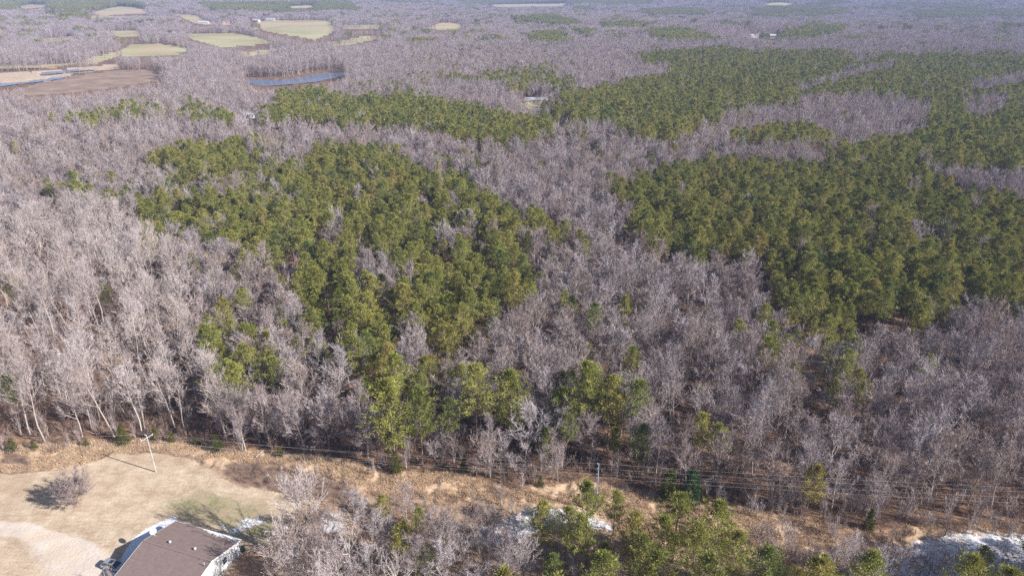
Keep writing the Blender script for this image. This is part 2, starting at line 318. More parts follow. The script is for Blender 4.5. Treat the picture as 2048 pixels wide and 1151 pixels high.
# ---------------------------------------------------------------- ground sheet (rings round the viewpoint, finest where the view is closest)
def build_ground():
    rs = [0.5, 15, 30, 42, 52, 60, 66, 71, 75, 78, 80]
    r = 80.0
    while r < 235: r += .6; rs.append(r)
    while r < 5200: r += max(.8, min(2.2 * r * r / (FPX * CAM_H) , 40)); rs.append(r)
    while r < 26000: r *= 1.06; rs.append(r)
    th = [x for x in np.arange(-48, 48.001, .135)]
    th += list(np.arange(52, 308.1, 6.0))
    rs = np.array(rs); th = np.radians(np.array(th)); nr, nc = len(rs), len(th)
    Rr, T = np.meshgrid(rs, th, indexing='ij'); X = (Rr * np.sin(T)).ravel(); Y = (Rr * np.cos(T)).ravel()
    Z = terrain(X, Y)
    px, py = pj(X, Y, Z); inwin = (px > -900) & (px < 2900)
    wx = (vnoise(X, Y, 3.5, 11) - .5) + (vnoise(X, Y, 1.3, 12) - .5) * .5; wy = (vnoise(X, Y, 3.5, 13) - .5) + (vnoise(X, Y, 1.3, 14) - .5) * .5
    near = np.clip((py - 700) / 300, 0, 1)
    def soft(polys, warp=14, jit=5):
        acc = np.zeros(len(X))
        for dx, dy in ((0, 0), (1, .4), (-1, -.4), (.5, -1), (-.5, 1)):
            acc += anyp(px + (wx * warp + dx * jit) * near, py + (wy * warp * .7 + dy * jit * .7) * near, polys)
        return acc / 5 * inwin
    A = {}
    A['lawn'] = soft([LAWN]); A['straw'] = soft([STRAW]); A['gravel'] = soft([DRIVE], 12, 18)
    A['snow'] = soft(SNOW, 22, 13); A['snow'] = np.maximum(A['snow'], 1.35 * soft([[(356,1030),(326,1040),(294,1054),(264,1076),(250,1100),(236,1126),(212,1162),(300,1162),(356,1060)]], 6, 2)); A['green'] = soft(LAWN_GREEN, 20, 14); A['bareyard'] = soft(BARE_YARD, 16, 8)
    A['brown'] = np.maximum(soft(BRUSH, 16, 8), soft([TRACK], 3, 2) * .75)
    opn = soft([OPEN], 10, 4)
    A['straw'] = np.maximum(A['straw'], opn * (1 - A['lawn']))
    A['lawn'] = np.maximum(A['lawn'], soft(MARSH, 0, 0)); A['field'] = soft(FIELDS + CLEAR, 0, 0); A['marsh'] = soft(BROWNMARSH, 0, 0)
    lowopen = opn * (1 - A['lawn']); px2, py2 = px, py
    A['brown'] = np.maximum(A['brown'], lowopen * (1 - soft([STRAW])) * .55)
    # kudzu and grass mounds in the cut, banks of the ponds
    Z = Z + A['straw'] * (1 - A['lawn']) * (.55 * (vnoise(X, Y, 1.9, 21) - .4) + .35 * (vnoise(X, Y, .9, 22) - .5)) * (Rr.ravel() < 300)
    pm = soft(POND, 0, 0); Z = np.where(pm > 0, -1.6, Z)
    me = bpy.data.meshes.new('ground'); 
    idx = np.arange(nr * nc).reshape(nr, nc)
    a = idx[:-1, :]; b = idx[1:, :]; a2 = np.roll(a, -1, 1); b2 = np.roll(b, -1, 1)
    F = np.stack([a, a2, b2, b], -1).reshape(-1, 4)[:, ::-1]
    # split off the parts of the setting that have their own name; they share the sheet's seam vertices
    cxp = px[F].mean(1); cyp = py[F].mean(1); fz = A['gravel'][F].mean(1) > .5; fl = (A['lawn'][F].mean(1) > .5) & ~fz & (cyp > 500)
    ff = (A['field'][F].mean(1) > .5) & ~fl & ~fz
    def mk(name, sel):
        Fs = F[sel]; used, inv = np.unique(Fs, return_inverse=True)
        inv = inv.reshape(Fs.shape)
        me = bpy.data.meshes.new(name); me.vertices.add(len(used)); me.vertices.foreach_set('co', np.stack([X[used], Y[used], Z[used]], 1).astype(np.float32).ravel())
        me.loops.add(Fs.size); me.loops.foreach_set('vertex_index', inv.astype(np.int32).ravel())
        me.polygons.add(len(Fs)); me.polygons.foreach_set('loop_start', np.arange(0, Fs.size, 4, dtype=np.int32)); me.polygons.foreach_set('loop_total', np.full(len(Fs), 4, np.int32))
        me.update(calc_edges=True); me.polygons.foreach_set('use_smooth', np.ones(len(Fs), bool))
        for nm, ks in (('zone_a', ('lawn', 'straw', 'gravel')), ('zone_b', ('snow', 'field', 'marsh')), ('zone_c', ('green', 'bareyard', 'brown'))):
            at = me.color_attributes.new(nm, 'FLOAT_COLOR', 'POINT'); col = np.ones((len(used), 4), np.float32)
            for i, k in enumerate(ks): col[:, i] = A[k][used]
            at.data.foreach_set('color', col.ravel())
        o = link(name, me, mat=M['ground']); tag(o, kind='structure'); return o
    mk('ground', ~(fz | fl | ff)); mk('gravel_driveway', fz); mk('lawn', fl); mk('field', ff)
build_ground()
def gz(x, y): return float(terrain(np.array([x], float), np.array([y], float))[0])

for i, poly in enumerate(POND):
    pts = [un(x, y, -.5) for x, y in poly]; c = np.mean(pts, 0)
    mb = MB(); n0 = len(poly); mb.v = [tuple(c + (p - c) * 1.03) for p in pts]; mb.f = [tuple(range(n0))[::-1]]
    o = link('pond_water', mb.mesh('pond_water', M['water'])); tag(o, kind='structure')

# ---------------------------------------------------------------- tree builders
def unit(v): return v / (np.linalg.norm(v) + 1e-9)
def bend(rs, d, ang):
    a = unit(np.cross(d, rs.normal(size=3))); return unit(d * math.cos(ang) + a * math.sin(ang))
def bare_tree(seed, H=17, spread=4.2, first=.38, nl=16, nb=6, nt=8, tw=.034, rad=None, lod=False, upright=.0, forks=1, lean=.03, dome=None, rise=.9):
    rs = np.random.RandomState(seed); A, B = MB(), MB(); rad = rad or H * .0105
    stems = []
    for f in range(forks):
        d = unit(np.array([rs.normal() * lean, rs.normal() * lean, 1.0])) if forks == 1 else unit(np.array([math.cos(f * 6.28 / forks + rs.rand()), math.sin(f * 6.28 / forks + rs.rand()), rs.uniform(1.1, 2.4)]))
        p = np.zeros(3); pts = [p.copy()]; nseg = 4 if lod else 8
        for i in range(nseg):
            d = unit(d + rs.normal(size=3) * .05 + np.array([0, 0, .06])); p = p + d * H * rise / nseg; pts.append(p.copy())
        r = [rad * (1.15 if i == 0 else 1) * (1 - .86 * i / nseg) / forks ** .5 for i in range(nseg + 1)]
        pts[0][2] -= .5; A.tube(pts, r, 3 if lod else 6); stems.append((pts, r))
    for pts, r in stems:
        n = max(3, nl // forks); az = rs.rand() * 6.28
        for i in range(n):
            t = first + (1 - first) * (i + rs.rand() * .6) / n; t = min(t, .985); q = t * (len(pts) - 1); k = int(q)
            s = pts[k] + (pts[k + 1] - pts[k]) * (q - k); rel = (t - first) / (1 - first); az += 2.4 + rs.normal() * .3
            inc = (1 - rel) * R(62) + rel * R(25) + rs.normal() * .12 - upright
            L = spread * (1.12 - .62 * rel) * rs.uniform(.7, 1.15)
            d = np.array([math.cos(az) * math.sin(inc), math.sin(az) * math.sin(inc), math.cos(inc)])
            if dome:      # limbs end on an egg-shaped crown
                dc, dr = dome; o_ = (s - np.array([0, 0, H * dc])) / np.array([spread, spread, H * dr]); dv = d / np.array([spread, spread, H * dr])
                qa, qb, qc = dv @ dv, o_ @ dv, o_ @ o_ - 1; L = max(.9, (-qb + math.sqrt(max(0, qb * qb - qa * qc))) / qa * rs.uniform(.72, 1.0))
            lp = [s.copy()]; ld = d.copy()
            for j in range(4):
                ld = unit(ld + np.array([0, 0, .13]) + rs.normal(size=3) * .13); lp.append(lp[-1] + ld * L / 4)
            lr0 = max(.02, r[k] * .55)
            A.tube(lp, [lr0, lr0 * .75, lr0 * .5, lr0 * .32, lr0 * .12], 3)
            for bq in range(nb):
                u = .22 + .78 * (bq + rs.rand() * .8) / nb; u = min(u, .99); q2 = u * 4; k2 = int(q2)
                s2 = lp[k2] + (lp[k2 + 1] - lp[k2]) * (q2 - k2)
                bd = unit(bend(rs, unit(lp[k2 + 1] - lp[k2]), rs.uniform(.4, .95)) + np.array([0, 0, .25])); bl = min(L * .46, H * .17) * rs.uniform(.6, 1.2)
                mid = s2 + bd * bl * .5; ed = unit(bd + np.array([0, 0, .25]) + rs.normal(size=3) * .15); end = mid + ed * bl * .5
                if lod:
                    sd_ = unit(np.cross(bd, rs.normal(size=3))) * .05; B.tri(s2 - sd_, s2 + sd_, end)
                else: B.tube([s2, mid, end], [lr0 * .35, lr0 * .22, lr0 * .06], 3)
                for tq in range(nt):
                    v = (tq + rs.rand()) / nt; s3 = s2 + (mid - s2) * v * 2 if v < .5 else mid + (end - mid) * (v * 2 - 1)
                    td = unit(bend(rs, bd, rs.uniform(.3, 1.0)) + np.array([0, 0, .22])); tl = rs.uniform(.5, 1.25) * (.75 + H / 60)
                    wv = unit(np.cross(td, rs.normal(size=3))) * tw; e3 = s3 + td * tl
                    B.tri(s3 - wv, s3 + wv, e3)
                    if not lod:
                        for _ in range(2):
                            s4 = s3 + td * tl * rs.uniform(.2, .7); d4 = bend(rs, td, rs.uniform(.4, .9)); w4 = unit(np.cross(d4, rs.normal(size=3))) * tw * .75
                            B.tri(s4 - w4, s4 + w4, s4 + d4 * tl * .55)
    return A, B
def pine_tree(seed, H=15, Rc=2.2, base=.45, nb=58, ntuft=3, nn=26, nl=.44, nw=.062, lod=False):
    rs = np.random.RandomState(seed); A, B = MB(), MB(); rad = H * .0095
    pts = [np.array([0, 0, -.4])]; p = np.zeros(3)
    for i in range(5): p = p + np.array([rs.normal() * .12, rs.normal() * .12, H / 5]); pts.append(p.copy())
    A.tube(pts, [rad * 1.1, rad, rad * .85, rad * .65, rad * .4, rad * .08], 3 if lod else 6)
    def trunk(t):
        q = min(t, .999) * 5; k = int(q); return pts[k] + (pts[k + 1] - pts[k]) * (q - k)
    for i in range(nb):
        t = (i + rs.rand()) / nb; z = base + (1 - base) * t; s = trunk(z)
        prof = (.45 + .55 * t / .3) if t < .3 else max(.08, (1 - ((t - .3) / .72) ** 1.7)) ** 1.0
        L = Rc * prof * rs.uniform(.6, 1.2); az = i * 2.4 + rs.normal() * .5; inc = R(84 - 45 * t) + rs.normal() * .12
        d = np.array([math.cos(az) * math.sin(inc), math.sin(az) * math.sin(inc), math.cos(inc)])
        e = s + d * L + np.array([0, 0, .12 * L])
        if not lod: A.tube([s, s + d * L * .5, e], [rad * .22, rad * .16, rad * .05], 3)
        for q in range(ntuft):      # needle clumps, the one at the tip the fullest
            u = 1 - (q / ntuft) * .8 + rs.normal() * .03; c = s + (e - s) * u + rs.normal(size=3) * .14 * (L * .4 + .3); cr = nl * (1.1 if q == 0 else .85)
            for _ in range(nn if q == 0 else int(nn * .6)):
                o_ = unit(rs.normal(size=3)); nd = unit(o_ + d * .5 + np.array([0, 0, .5])); l_ = nl * rs.uniform(.6, 1.15); c2 = c + o_ * cr * rs.rand() ** .5 * np.array([1, 1, .75])
                wv = unit(np.cross(nd, rs.normal(size=3))) * nw; B.tri(c2 - wv, c2 + wv, c2 + nd * l_)
    return A, B
def cedar_tree(seed, H=5, Rc=1.7, n=900, shape=.8, nl=.34, nw=.07):
    rs = np.random.RandomState(seed); A, B = MB(), MB(); A.tube([(0, 0, -.3), (0, 0, H * .5), (0, 0, H * .92)], [H * .022, H * .014, .01], 5)
    for i in range(int(n / 6)):
        t = rs.rand() ** 1.15; rr = Rc * ((1 - t) ** shape) * (.85 if t < .08 else 1) * (.75 + .35 * math.sin(7 * t + seed) * math.sin(i)) * rs.uniform(.62, 1.08); az = rs.rand() * 6.28
        c = np.array([math.cos(az) * rr, math.sin(az) * rr, .15 + t * H * .96]); o = unit(np.array([c[0], c[1], .8]))
        A.tube([(0, 0, max(.1, c[2] - rr * .4)), tuple(c)], [.03, .012], 3)
        for _ in range(9):
            nd = unit(rs.normal(size=3) * .8 + o); wv = unit(np.cross(nd, rs.normal(size=3))) * nw
            cc = c + rs.normal(size=3) * .16; B.tri(cc - wv, cc + wv, cc + nd * nl * rs.uniform(.6, 1.3))
    return A, B
def stems(seed, H=3, n=14, spread=1.0, nt=10, tw=.02):
    """shrub: many thin stems fanning from one root"""
    rs = np.random.RandomState(seed); A, B = MB(), MB()
    for i in range(n):
        az = rs.rand() * 6.28; inc = abs(rs.normal()) * .38 * spread; L = H * rs.uniform(.6, 1.05)
        d = np.array([math.cos(az) * math.sin(inc), math.sin(az) * math.sin(inc), math.cos(inc)]); s = np.array([math.cos(az), math.sin(az), 0]) * rs.rand() * .25 * spread
        p1 = s + d * L * .5; p2 = p1 + unit(d + np.array([0, 0, .2])) * L * .5
        A.tube([s - np.array([0, 0, .2]), p1, p2], [.03 + H * .004, .02, .006], 3)
        for q in range(nt):
            v = .25 + .75 * (q + rs.rand()) / nt; c = s + (p1 - s) * v * 2 if v < .5 else p1 + (p2 - p1) * (2 * v - 1)
            td = unit(bend(rs, d, rs.uniform(.3, .9)) + np.array([0, 0, .3])); tl = H * .22 * rs.uniform(.5, 1.2) + .15; wv = unit(np.cross(td, rs.normal(size=3))) * tw
            B.tri(c - wv, c + wv, c + td * tl)
            for _ in range(2):
                d4 = bend(rs, td, .7); c4 = c + td * tl * rs.uniform(.2, .8); B.tri(c4 - wv * .7, c4 + wv * .7, c4 + d4 * tl * .6)
    return A, B
def pair(name, AB, ma, mb): return (AB[0].mesh(name + '_trunk', M[ma], True), AB[1].mesh(name + '_crown', M[mb]))
def joined(name, AB, ma, mb):
    A, B = AB; m = MB(); m.v = A.v + B.v; n = len(A.v); m.f = A.f + [tuple(i + n for i in f) for f in B.f]
    me = m.mesh(name, M[ma]); me.materials.append(M[mb]); mi = np.zeros(len(m.f), np.int32); mi[len(A.f):] = 1; me.polygons.foreach_set('material_index', mi)
    return bpy.data.objects.new(name, me)         # a source shape only: never linked to the scene itself
def merged(name, items, ma, mb):
    """several trees on one 20 m plot as one source shape; items = (AB, x, y, rot, scale)"""
    A, B = MB(), MB()
    for (a, b), x, y, rz, s in items:
        c, sn = math.cos(rz) * s, math.sin(rz) * s
        for src, dst in ((a, A), (b, B)):
            n = len(dst.v); V = np.array(src.v); 
            dst.v += [tuple(q) for q in np.stack([V[:, 0] * c - V[:, 1] * sn + x, V[:, 0] * sn + V[:, 1] * c + y, V[:, 2] * s], 1)]
            dst.f += [tuple(i + n for i in f) for f in src.f]
    return joined(name, (A, B), ma, mb)

BARE_AB = [bare_tree(1, 13.5, 3.7, .34, nl=17, nb=7, dome=(.6, .42), rise=.84), bare_tree(2, 15, 3.2, .40, nl=16, nb=7, upright=.1, dome=(.66, .36)), bare_tree(3, 12.5, 4.1, .25, nl=18, nb=7, dome=(.55, .46), rise=.78),
           bare_tree(4, 14, 3.9, .3, nl=17, nb=7, dome=(.6, .42), rise=.75, forks=1), bare_tree(5, 13, 4.8, .22, nl=19, nb=8, dome=(.56, .46), rise=.7), bare_tree(6, 15, 2.7, .42, nb=7, upright=.1, dome=(.66, .36)),
           bare_tree(7, 12, 3.4, .2, nl=18, nb=7, upright=.1, dome=(.55, .46), rise=.8, forks=2)]
TALL_AB = [bare_tree(11, 23, 5.0, .40, nl=17, nb=7, nt=6, rad=.21, dome=(.66, .36), rise=.86, tw=.032), bare_tree(12, 24, 4.4, .46, nl=16, nb=7, nt=6, rad=.21, upright=.1, dome=(.7, .32), tw=.032),
           bare_tree(13, 21, 5.6, .34, nl=18, nb=7, nt=6, rad=.21, dome=(.62, .4), rise=.8, tw=.032), bare_tree(14, 23, 5.0, .42, nl=17, nb=7, nt=6, rad=.2, forks=2, dome=(.66, .36), tw=.032)]
PINE_AB = [pine_tree(21, 14, 2.9, .42), pine_tree(22, 14.5, 2.6, .5), pine_tree(23, 13, 3.1, .38), pine_tree(24, 15, 2.7, .46), pine_tree(25, 12, 2.6, .34)]
OPEN_PINE_AB = [pine_tree(31, 16, 4.2, .30, nb=95, ntuft=4, nn=28), pine_tree(32, 17, 3.9, .42, nb=90, ntuft=4, nn=28), pine_tree(33, 11, 2.9, .2, nb=70, nn=28)]
BARE = [pair('bare_tree', q, 'bark', 'twig') for q in BARE_AB]; TALL = [pair('bare_tree', q, 'bark', 'pale_twig') for q in TALL_AB]
PINES = [pair('pine_tree', q, 'pinebark', 'needle') for q in PINE_AB]; OPINES = [pair('pine_tree', q, 'pinebark', 'needle') for q in OPEN_PINE_AB]
CEDAR = [pair('cedar_tree', cedar_tree(s, 5, 1.7, 1100, sh), 'pinebark', 'cedar') for s, sh in ((41, .8), (42, .55), (43, 1.0))]
HOLLY = [pair('holly_tree', cedar_tree(45, 6, 2.0, 1600, .38, .3, .1), 'pinebark', 'holly')]
SAPL = [pair('sapling', stems(s, 6, 9, .55, 16, .028), 'bark', 'twig') for s in (51, 52, 53)]
SHRUB = [pair('shrub', stems(s, 2.6, 16, 1.5, 10, .022), 'twig_dark', 'twig_dark') for s in (55, 56)]
GREAT = [pair('yard_tree', bare_tree(61, 20, 7.0, .2, nl=22, nb=9, nt=8, rad=.34, dome=(.6, .42), rise=.8), 'bark', 'pale_twig'),
         pair('yard_tree', bare_tree(62, 17, 6.4, .25, nl=20, nb=8, nt=8, rad=.3, dome=(.6, .42), rise=.75), 'bark', 'pale_twig'),
         pair('white_tree', bare_tree(64, 14, 6.0, .22, nl=14, nb=7, nt=4, rad=.34, dome=(.58, .44), rise=.7, tw=.035), 'white_bark', 'pale_twig')]
YARDBUSH = pair('yard_bush', bare_tree(63, 6.6, 4.6, .1, nl=60, nb=8, nt=9, tw=.03, rad=.16, forks=8, rise=.8), 'twig_dark', 'twig')
OAKL = None
def russet(seed):
    rs = np.random.RandomState(seed); a, b = bare_tree(seed, 8, 2.4, .2, nl=14, nb=5, nt=4); c = MB()
    for f in b.f[::3]:
        p = np.array(b.v[f[-1]])
        for _ in range(2):
            q = p + rs.normal(size=3) * .15; d = rs.normal(size=3) * .13; e = rs.normal(size=3) * .13; c.tri(q, q + d, q + e)
    return a, b, c
ra = russet(71); OAKL = (ra[0].mesh('oak_trunk', M['bark'], True), ra[1].mesh('oak_twigs', M['twig']), ra[2].mesh('oak_leaves', M['russet']))

def place(kind, prs, x, y, s, rz, label, cat, group, zs=1.0, z=None):
    e = empty(kind, (x, y, gz(x, y) if z is None else z), rz, 1, label, cat, group); e.scale = (s, s, s * zs)
    link('trunk', prs[0], e); link('crown', prs[1], e)
    if len(prs) > 2: link('dry_leaves', prs[2], e)
    return e

# ---------------------------------------------------------------- stuff: one object that instances source shapes on its own points
def scatter(name, X, Y, Z, rot, sc, idx, sources, label):
    me = bpy.data.meshes.new(name); me.vertices.add(len(X)); me.vertices.foreach_set('co', np.stack([X, Y, Z], 1).astype(np.float32).ravel())
    for nm, arr, ty in (('rot', rot, 'FLOAT'), ('sc', sc, 'FLOAT'), ('pick', idx, 'INT')):
        a = me.attributes.new(nm, ty, 'POINT'); a.data.foreach_set('value', np.asarray(arr, np.float32 if ty == 'FLOAT' else np.int32))
    o = link(name, me); tag(o, label, kind='stuff')
    g = bpy.data.node_groups.new(name, 'GeometryNodeTree')
    g.interface.new_socket('Geometry', in_out='INPUT', socket_type='NodeSocketGeometry'); g.interface.new_socket('Geometry', in_out='OUTPUT', socket_type='NodeSocketGeometry')
    gi = g.nodes.new('NodeGroupInput'); go = g.nodes.new('NodeGroupOutput'); ip = g.nodes.new('GeometryNodeInstanceOnPoints'); jn = g.nodes.new('GeometryNodeJoinGeometry')
    for s in sources[::-1]:      # Join Geometry stacks the last link first
        ob = g.nodes.new('GeometryNodeObjectInfo'); ob.inputs['Object'].default_value = s; ob.inputs['As Instance'].default_value = True
        g.links.new(ob.outputs['Geometry'], jn.inputs[0])
    def na(nm, dt):
        a = g.nodes.new('GeometryNodeInputNamedAttribute'); a.data_type = dt; a.inputs['Name'].default_value = nm; return a.outputs['Attribute']
    cx = g.nodes.new('ShaderNodeCombineXYZ'); g.links.new(na('rot', 'FLOAT'), cx.inputs[2])
    g.links.new(gi.outputs[0], ip.inputs['Points']); g.links.new(jn.outputs[0], ip.inputs['Instance']); ip.inputs['Pick Instance'].default_value = True
    g.links.new(na('pick', 'INT'), ip.inputs['Instance Index']); g.links.new(cx.outputs[0], ip.inputs['Rotation'])
    c3 = g.nodes.new('ShaderNodeCombineXYZ')
    for i in range(3): g.links.new(na('sc', 'FLOAT'), c3.inputs[i])
    g.links.new(c3.outputs[0], ip.inputs['Scale']); g.links.new(ip.outputs[0], go.inputs[0])
    md = o.modifiers.new('instances', 'NODES'); md.node_group = g; return o

def jitter_grid(cell, y0, y1, seed, tx=.92):
    rs = np.random.RandomState(seed); ys = np.arange(y0, y1, cell); out = []
    for yy in ys:
        xs = np.arange(-yy * tx - 30, yy * tx + 30, cell); out.append(np.stack([xs, np.full(len(xs), yy)], 1))
    P = np.concatenate(out); P = P + (rs.rand(*P.shape) - .5) * cell * .95
    return P[:, 0], P[:, 1], rs

# hand-placed trees first, so that the scattered ones keep clear of them
HERO = []
def hero(kind, prs, px, py, s, label, cat, group=None, rz=None, zs=1.0, clear=2.5):
    p = un(px, py); s *= {'pines along the forest edge': 1.42, 'grey trees along the cut': 1.25, 'pines in the foreground': 1.06}.get(group, 1.12 if kind in ('bare_tree', 'pine_tree') and group != 'tall trees along the lawn' else 1)
    HERO.append((p[0], p[1], clear))
    return place(kind, prs, p[0], p[1], s, rz if rz is not None else (px * 7.3 + py) % 6.28, label, cat, group, zs)
# forest edge
hero('pine_tree', OPINES[0], 792, 938, 1.02, 'tallest dark green pine at the forest edge, over the straw cut', 'pine tree', 'pines along the forest edge', clear=4)
hero('pine_tree', OPINES[1], 845, 932, .86, 'pine close to the right of the tallest edge pine', 'pine tree', 'pines along the forest edge', clear=3)
hero('pine_tree', OPINES[1], 955, 898, .92, 'left pine of the pair with a broad shared crown above the edge', 'pine tree', 'pines along the forest edge', clear=3.5)
hero('pine_tree', OPINES[0], 1022, 892, .9, 'right pine of the pair with a broad shared crown above the edge', 'pine tree', 'pines along the forest edge', clear=3.5)
hero('pine_tree', PINES[0], 905, 908, .75, 'slim pine between the tallest edge pine and the broad pair', 'pine tree', 'pines along the forest edge')
hero('pine_tree', OPINES[1], 1165, 895, .95, 'pine with a full crown straight above the right utility pole', 'pine tree', 'pines along the forest edge', clear=3)
hero('pine_tree', PINES[3], 1215, 905, .95, 'pine just right of the right utility pole, behind it', 'pine tree', 'pines along the forest edge', clear=3)
hero('pine_tree', PINES[1], 1262, 905, .95, 'thin tall pine with yellowish crown right of the right utility pole', 'pine tree', 'pines along the forest edge')
hero('pine_tree', PINES[4], 1392, 925, .8, 'small loose pine in brown woods above the dark holly', 'pine tree', 'pines along the forest edge')
hero('pine_tree', OPINES[2], 1090, 925, .62, 'short dark pine on the edge left of the right utility pole', 'pine tree', 'pines along the forest edge')
hero('pine_tree', OPINES[2], 1125, 690, .8, 'bright green round pine alone among bare trees in the middle', 'pine tree', clear=4)
hero('pine_tree', PINES[4], 1172, 760, .85, 'small green pine just below the lone round pine', 'pine tree', clear=4)
hero('pine_tree', PINES[3], 1255, 800, .95, 'dark green tall pine among grey trees, right of the middle', 'pine tree', clear=3)
hero('pine_tree', PINES[4], 1610, 1030, .95, 'thin see-through pine at the right part of the edge, under the wires', 'pine tree', clear=3)
for (x, y, s, zs, k, lb) in ((248, 886, 1.15, .85, 0, 'round yellow green cedar bush behind the left utility pole'), (437, 901, .95, .95, 1, 'dense dark cedar right of the left utility pole'),
        (345, 884, .7, .9, 2, 'small yellow green cedar just right of the left utility pole'), (312, 880, .75, 1.1, 2, 'slim cedar right behind the left utility pole'),
        (28, 902, .8, .9, 1, 'dark low cedar at the left border of the picture'), (70, 899, .6, .9, 0, 'second low cedar from the left border along the straw strip'),
        (175, 893, .5, .9, 0, 'smallest green bush left of the round yellow green cedar'), (395, 890, .55, .9, 1, 'low green bush just left of the dense dark cedar'),
        (560, 912, .6, .9, 1, 'short dull cedar above the dark brush patch'), (793, 945, 1.05, 1.1, 1, 'broad cedar under the tallest edge pine'),
        (928, 943, .72, 1.0, 1, 'small bright cedar on the edge below the broad pine pair'), (1080, 972, .5, .9, 1, 'low cedar in the shade of the edge left of the right pole'),
        (1338, 998, 1.55, .95, 1, 'olive bush left of the dark green holly'), (1735, 1058, .8, 1.3, 2, 'narrow ragged cedar at the edge above the snow'),
        (1062, 905, .75, 1.2, 1, 'dark cedar among white twigs left of the right pole'), (1412, 1006, .55, .9, 0, 'low olive bush right of the dark green holly')):
    hero('cedar_tree', CEDAR[k], x, y, s, lb, 'cedar', 'cedars along the forest edge', zs=zs, clear=2)
hero('holly_tree', HOLLY[0], 1380, 1000, 1.3, 'dark blue green holly bush beside the olive bush', 'holly', clear=2.5)
for (x, y, s, lb) in ((700, 905, 1.0, 'young oak keeping orange brown leaves at the forest edge'), (640, 912, .62, 'small oak with dry orange leaves left of the taller one'),
                      (1060, 850, .6, 'oak with rust leaves in shade left of the right pole'), (424, 872, .6, 'small rusty leaved oak above the dense dark cedar'),
                      (735, 905, .55, 'low rusty oak beside the base of the tallest pine'), (1225, 950, .55, 'low oak with brown leaves behind the right pole'), (175, 800, .7, 'rusty leaved oak inside the pale woods at left')):
    hero('oak_tree', OAKL, x, y, s, lb, 'oak tree', 'young oaks with dry leaves', clear=1.8)
# big edge trees, left
for i, (x, y, s, k, lb) in enumerate(((228, 872, 1.05, 0, 'tall pale trunk rising left behind the left utility pole'), (92, 885, .95, 1, 'tall pale tree behind the second low cedar'),
        (60, 868, 1.0, 2, 'tall leaning pale tree near the left border'), (290, 858, .9, 3, 'pale forked tree right above the left utility pole'), (165, 872, .9, 2, 'slanting grey tree left of the round cedar'),
        (350, 855, .95, 0, 'large white limbed tree right of the left utility pole'), (372, 868, .8, 1, 'thin pale tree beside the large white limbed one'))):
    hero('bare_tree', TALL[k], x, y, s, lb, 'bare tree', 'tall trees along the lawn', clear=2.4)
for i, (x, y, s, k, lb) in enumerate(((485, 878, .9, 4, 'spreading grey tree above the dense dark cedar'), (540, 893, .95, 3, 'grey tree with upright limbs above the brush patch'),
        (612, 900, .95, 4, 'round fan shaped grey tree on the edge of the cut'), (660, 903, 1.0, 2, 'broad feathery tree left of the orange oak'), (1040, 955, .55, 6, 'short white twigged tree left of the right pole'),
        (880, 930, .6, 6, 'small pale sapling tree between pine and cedar'), (1000, 935, .6, 2, 'low drooping pale tree under the pine pair'))):
    hero('bare_tree', BARE[k], x, y, s, lb, 'bare tree', 'grey trees along the cut', clear=2.6)
# bottom of the picture
hero('yard_bush', YARDBUSH, 152, 1008, 1.0, 'wide many stemmed bare bush alone on the lawn', 'bush', clear=5)
hero('yard_tree', GREAT[0], 614, 1122, 1.0, 'large bare tree right of the house, shading its roof', 'bare tree', clear=4, rz=1.0)
hero('white_tree', GREAT[2], 702, 1142, .9, 'white limbed crooked tree beside the patch of snow', 'bare tree', clear=3, rz=2.2)
hero('yard_tree', GREAT[1], 575, 1195, .85, 'bare tree at the bottom border right of the house', 'bare tree', clear=3, rz=4.2)
hero('white_tree', GREAT[2], 795, 1215, .85, 'white barked tree with twisting limbs at the bottom border', 'bare tree', clear=3, rz=5.1)
hero('bare_tree', BARE[4], 885, 1190, .8, 'fan shaped grey tree at the bottom border', 'bare tree', clear=3)
hero('bare_tree', BARE[6], 950, 1180, .75, 'upright grey tree right of the fan shaped one', 'bare tree', clear=3)
hero('bare_tree', BARE[3], 740, 1190, .75, 'thin bare tree between the two white limbed trees', 'bare tree', clear=2)
hero('yard_tree', GREAT[1], 660, 1240, .8, 'bare tree cut by the bottom border left of the white barked tree', 'bare tree', clear=2, rz=.4)
hero('sapling', SAPL[0], 228, 1180, .9, 'pale twiggy bush in front of the parked car', 'sapling', clear=2)
hero('sapling', SAPL[1], 165, 1185, .75, 'dark twiggy bush at the bottom border on the gravel edge', 'sapling', clear=2)
for i, (x, y, s, k, lb) in enumerate(((1548, 1128, .72, 4, 'upright bare tree with dark limbs on the straw slope'), (1515, 1118, .62, 3, 'thin bare tree left of the dark limbed one'),
        (1400, 1180, .6, 3, 'grey tree behind the foreground pines'), (812, 1040, .62, 3, 'bare tree with dark trunk left of the second small pine'), (1605, 1135, .5, 6, 'small bare tree on the straw slope at right'),
        (1700, 1140, .6, 4, 'pinkish bare tree left of the snow'), (1760, 1150, .55, 2, 'low bare tree in front of the snow'), (985, 1080, .55, 3, 'thin tree with dark trunk in the snow'), (905, 1075, .5, 6, 'thin leafless tree above the fan shaped grey tree'),
        (1870, 1165, .55, 2, 'bare crown at the bottom border before the snow'))):
    hero('bare_tree', BARE[k], x, y, s, lb, 'bare tree', 'bare trees in the cut', clear=1.8)
